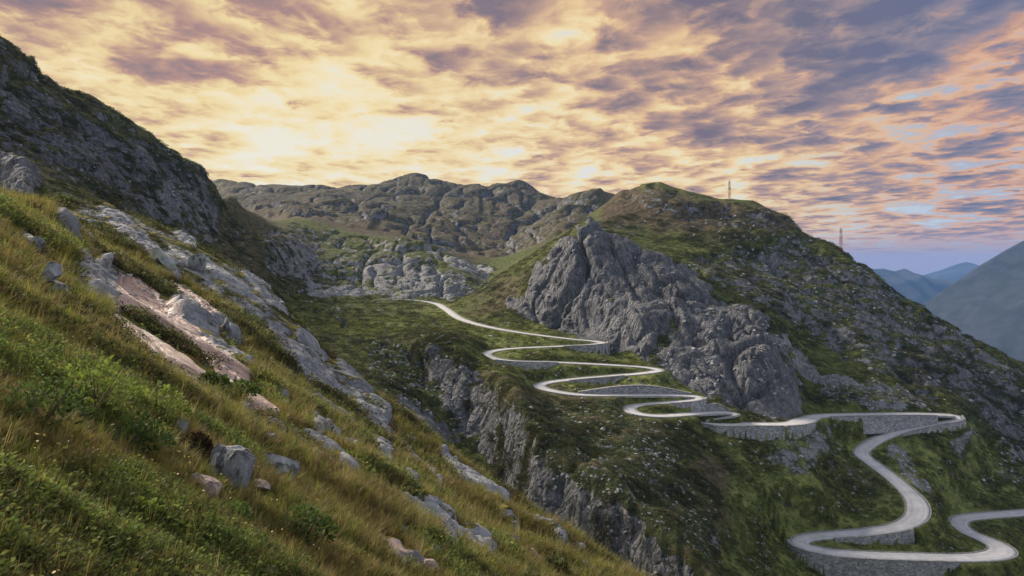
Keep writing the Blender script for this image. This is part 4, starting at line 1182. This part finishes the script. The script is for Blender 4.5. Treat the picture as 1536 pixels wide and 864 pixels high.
# leafy herbs and bilberry between the grass
hn = vnoise(cx_ / 1.7, cyv_ / 1.7, cz_ / 1.7, 411) + .7 * vnoise(cx_ / 5, cyv_ / 5, cz_ / 5, 412)
w_ = carea * near_ok * (cy < 40) * sstep(hn, .12, .6) / np.clip(cy, 3.5, 60) ** 1.7
pal_h = palette('herb_clump', [leaf_clump(s_, 60, .20, .20, .040, M_herb) for s_ in range(3)] + [leaf_clump(20 + s_, 60, .17, .14, .026, M_dark) for s_ in range(2)])
p, nn_, i_, j_ = scatter(w_, 7000, gr)
sc = np.clip(p[:, 1] / 12, .7, 2.6) * gr.uniform(.7, 1.5, len(p))
instanced('undergrowth', p, euler_from(nn_, .4, gr), np.stack([sc, sc, sc], 1), pal_h, 5, gr)
# heather and bilberry in dark bands running down the near hillside
al_, ac_ = (.78 * cx_ + .38 * cyv_ - .5 * cz_), (-.44 * cx_ + .90 * cyv_)
band = vnoise(al_ / 14, ac_ / 3.2, None, 421) + .8 * vnoise(al_ / 5, ac_ / 1.1, None, 422)
w_ = carea * inframe * (cy < 115) * (cy > 5) * (cr_ < .7) * sstep(band, .15, .65) / np.clip(cy, 3.5, 115) ** 1.7
pal_k = palette('heather_clump', [leaf_clump(70 + s_, 70, .22, .17, .04, M_dark) for s_ in range(3)] + [leaf_clump(80, 60, .2, .15, .04, M_rust), leaf_clump(81, 60, .2, .18, .04, M_herb)])
p, nn_, i_, j_ = scatter(w_, 12000, gr)
sc = np.clip(p[:, 1] / 11, .7, 6) * gr.uniform(.6, 1.3, len(p))
instanced('heather', p, euler_from(nn_, .6, gr), np.stack([sc, sc, sc * .8], 1), pal_k, 5, gr)
# yellow flower heads
def flower(seed):
    r = random.Random(seed); bm = bmesh.new()
    for q_ in range(3):
        x, y, z = r.gauss(0, .035), r.gauss(0, .035), r.uniform(.16, .3)
        bmesh.ops.create_circle(bm, cap_ends=True, segments=6, radius=.017, matrix=Matrix.Translation((x, y, z)) @ Matrix.Rotation(r.gauss(.5, .5), 4, 'X'))
    me = bpy.data.meshes.new('flower'); bm.to_mesh(me); bm.free(); me.materials.append(M_yel)
    return me
pal_f = palette('flower_head', [flower(s_) for s_ in range(4)])
w_ = carea * near_ok * (cy < 14) * (hn < .35) / np.clip(cy, 3.5, 60) ** 1.4
p, nn_, i_, j_ = scatter(w_, 260, gr)
sc = gr.uniform(.45, .8, len(p))
instanced('flowers', p, euler_from(nn_, .3, gr), np.stack([sc, sc, sc], 1), pal_f, 4, gr)
# low shrubs and heather on every slope further off
pal_s = palette('low_shrub', [leaf_clump(40 + s_, 70, .75, .5, .24, M_dark) for s_ in range(4)])
w_ = carea * cvis * inframe * (crd > 5) * (cy > 28) * (cy < 520) * (cr_ < .75) * (.12 + sstep(clump, .1, .7) * (1 + cd_ + .6 * cb_)) * np.where((cy > 300) | ((cpu < 430) & (cy > 165)), .4, 1) * (1 - .8 * np.clip(cl_, 0, 1)) / np.clip(cy, 40, 500) ** 1.2
p, nn_, i_, j_ = scatter(w_, 26000, gr)
sc = np.clip(p[:, 1] / 190, .32, 2.0) * gr.uniform(.5, 1.5, len(p))
instanced('shrubbery', p, euler_from(nn_, .5, gr), np.stack([sc, sc, sc * .8], 1), pal_s, 4, gr)
# coarse grass tussocks on the green slopes by the road
M_tus = leaf_mat('tussock_leaves', [(0, C(.11, .135, .036)), (.6, C(.21, .23, .065)), (1, C(.28, .30, .09))], C(.07, .085, .03), .4)
pal_t = palette('tussock', [leaf_clump(90 + s_, 34, .55, .32, .34, M_tus) for s_ in range(4)])
w_ = carea * cvis * inframe * (crd > 4.2) * (cy > 120) * (cy < 480) * (cr_ < .6) * (.15 + np.clip(cl_, 0, 1)) * sstep(clump + .5 * vnoise(cx_ / 1.6, cyv_ / 1.6, cz_ / 1.6, 403), -.5, .5) / np.clip(cy, 40, 500) ** 1.1
p, nn_, i_, j_ = scatter(w_, 34000, gr)
sc = np.clip(p[:, 1] / 260, .5, 1.8) * gr.uniform(.5, 1.3, len(p))
instanced('tussocks', p, euler_from(nn_, .5, gr), np.stack([sc, sc, sc * .8], 1), pal_t, 4, gr)
# rubble
pal_r = palette('rubble_stone', [stone_mesh('rubble', 200 + s_, m_rock, 2) for s_ in range(5)])
cp_ = cell(pale)
w_ = carea * cvis * inframe * (crd > 5) * (cy > 22) * (cy < 520) * (.015 + 1.0 * sstep(clump, .35, .8) + 1.2 * cp_ * sstep(cr_, .25, .6)) * np.where((cy > 300) | ((cpu < 430) & (cy > 165)), .35, 1) / np.clip(cy, 40, 500) ** 1.1
p, nn_, i_, j_ = scatter(w_, 16000, gr)
sc = np.clip(p[:, 1] / 230, .16, 1.9) * (.35 + 1.3 * gr.random(len(p)) ** 2.5)
instanced('rubble', p, euler_from(nn_, .6, gr), np.stack([sc * gr.uniform(.8, 1.6, len(p)), sc, sc * gr.uniform(.5, .9, len(p))], 1), pal_r, 5, gr)

# ------------------------------------------------------------------ single bushes in the near grass
def bush(u, v, w_px, h_px, m_, label, seed, n=420, ls=.075):
    i, j = ground_px(u, v + h_px * .35, 2, 70)
    y = GY2[i, j]; wd, hh = w_px / F * y, h_px / F * y
    root = bpy.data.objects.new('bush', None); COL.objects.link(root)
    root.location = (GX2[i, j], y, GZ2[i, j] - .03)
    tag(root, label, 'bush', 'bushes in the near grass')
    r = random.Random(seed)
    tmp = leaf_clump(seed, n, wd * .5, hh * .95, ls * max(.8, y / 9), m_)
    tmp.name = 'foliage'
    link('foliage', tmp, root)
    bm = bmesh.new()
    for _ in range(9):
        a = r.uniform(0, 6.28); d = r.uniform(.1, .8)
        bar(bm, (0, 0, 0), (math.cos(a) * wd * .45 * d, math.sin(a) * wd * .45 * d, hh * r.uniform(.5, .85)), .012 * max(1, y / 9), 5, .004)
    st2_ = bm_link('stems', bm, [M_stem], root)
bush(145, 585, 120, 90, M_bright, 'bright yellow green bush, the lightest in the near left grass', 1, 700)
bush(60, 610, 130, 80, M_mid, 'broad dark green bush at the left edge, left of the lightest bush', 2, 700)
bush(235, 610, 90, 60, M_bright, 'leafy light green bush right of the lightest one, left of the rounded boulder', 3, 500)
bush(200, 655, 110, 60, M_mid, 'deep green bush below the light leafy ones', 4, 600)
bush(292, 672, 50, 44, M_rust, 'rusty brown heather bush between the rounded boulder and the largest boulder', 5, 420)
bush(240, 637, 30, 20, M_rust, 'small brown heather tuft left of the rounded boulder', 6, 260)
bush(455, 790, 90, 60, M_mid, 'dark green bush around a small whitish rock at the lower middle', 7, 600)
bush(345, 770, 60, 40, M_mid, 'dark leafy bush below the largest boulder', 8, 420)
bush(318, 572, 44, 22, M_mid, 'low green bush under the lower end of the pink slabs', 9, 340)
bush(360, 585, 50, 24, M_mid, 'low green bush right of the pink slabs, above open grass', 10, 340)
bush(832, 852, 36, 26, M_dark, 'round dark bush on the lower right end of the near hillside', 11, 340)
bush(205, 770, 60, 34, M_bright, 'yellowish leafy bush in the middle of the bottom left grass', 12, 360)

# ------------------------------------------------------------------ air
hm = bpy.data.materials.new('air'); hm.use_nodes = True
hm.node_tree.nodes.clear()
k = NT(hm.node_tree)
pvn = k.n('ShaderNodeVolumePrincipled', ins={'Color': (.20, .46, 1.0, 1), 'Density': 0.42e-4})
ov = k.n('ShaderNodeOutputMaterial'); k.t.links.new(pvn.outputs[0], ov.inputs['Volume'])
bm = bmesh.new()
x0, x1, y0, y1, z0, z1 = -15200, 15200, -3200, 15200, -1010, 190
bmesh.ops.create_cube(bm, size=1, matrix=Matrix.Translation(((x0 + x1) / 2, (y0 + y1) / 2, (z0 + z1) / 2)) @ Matrix.Diagonal((x1 - x0, y1 - y0, z1 - z0, 1)))
tag(bm_link('haze', bm, [hm]), kind='stuff')
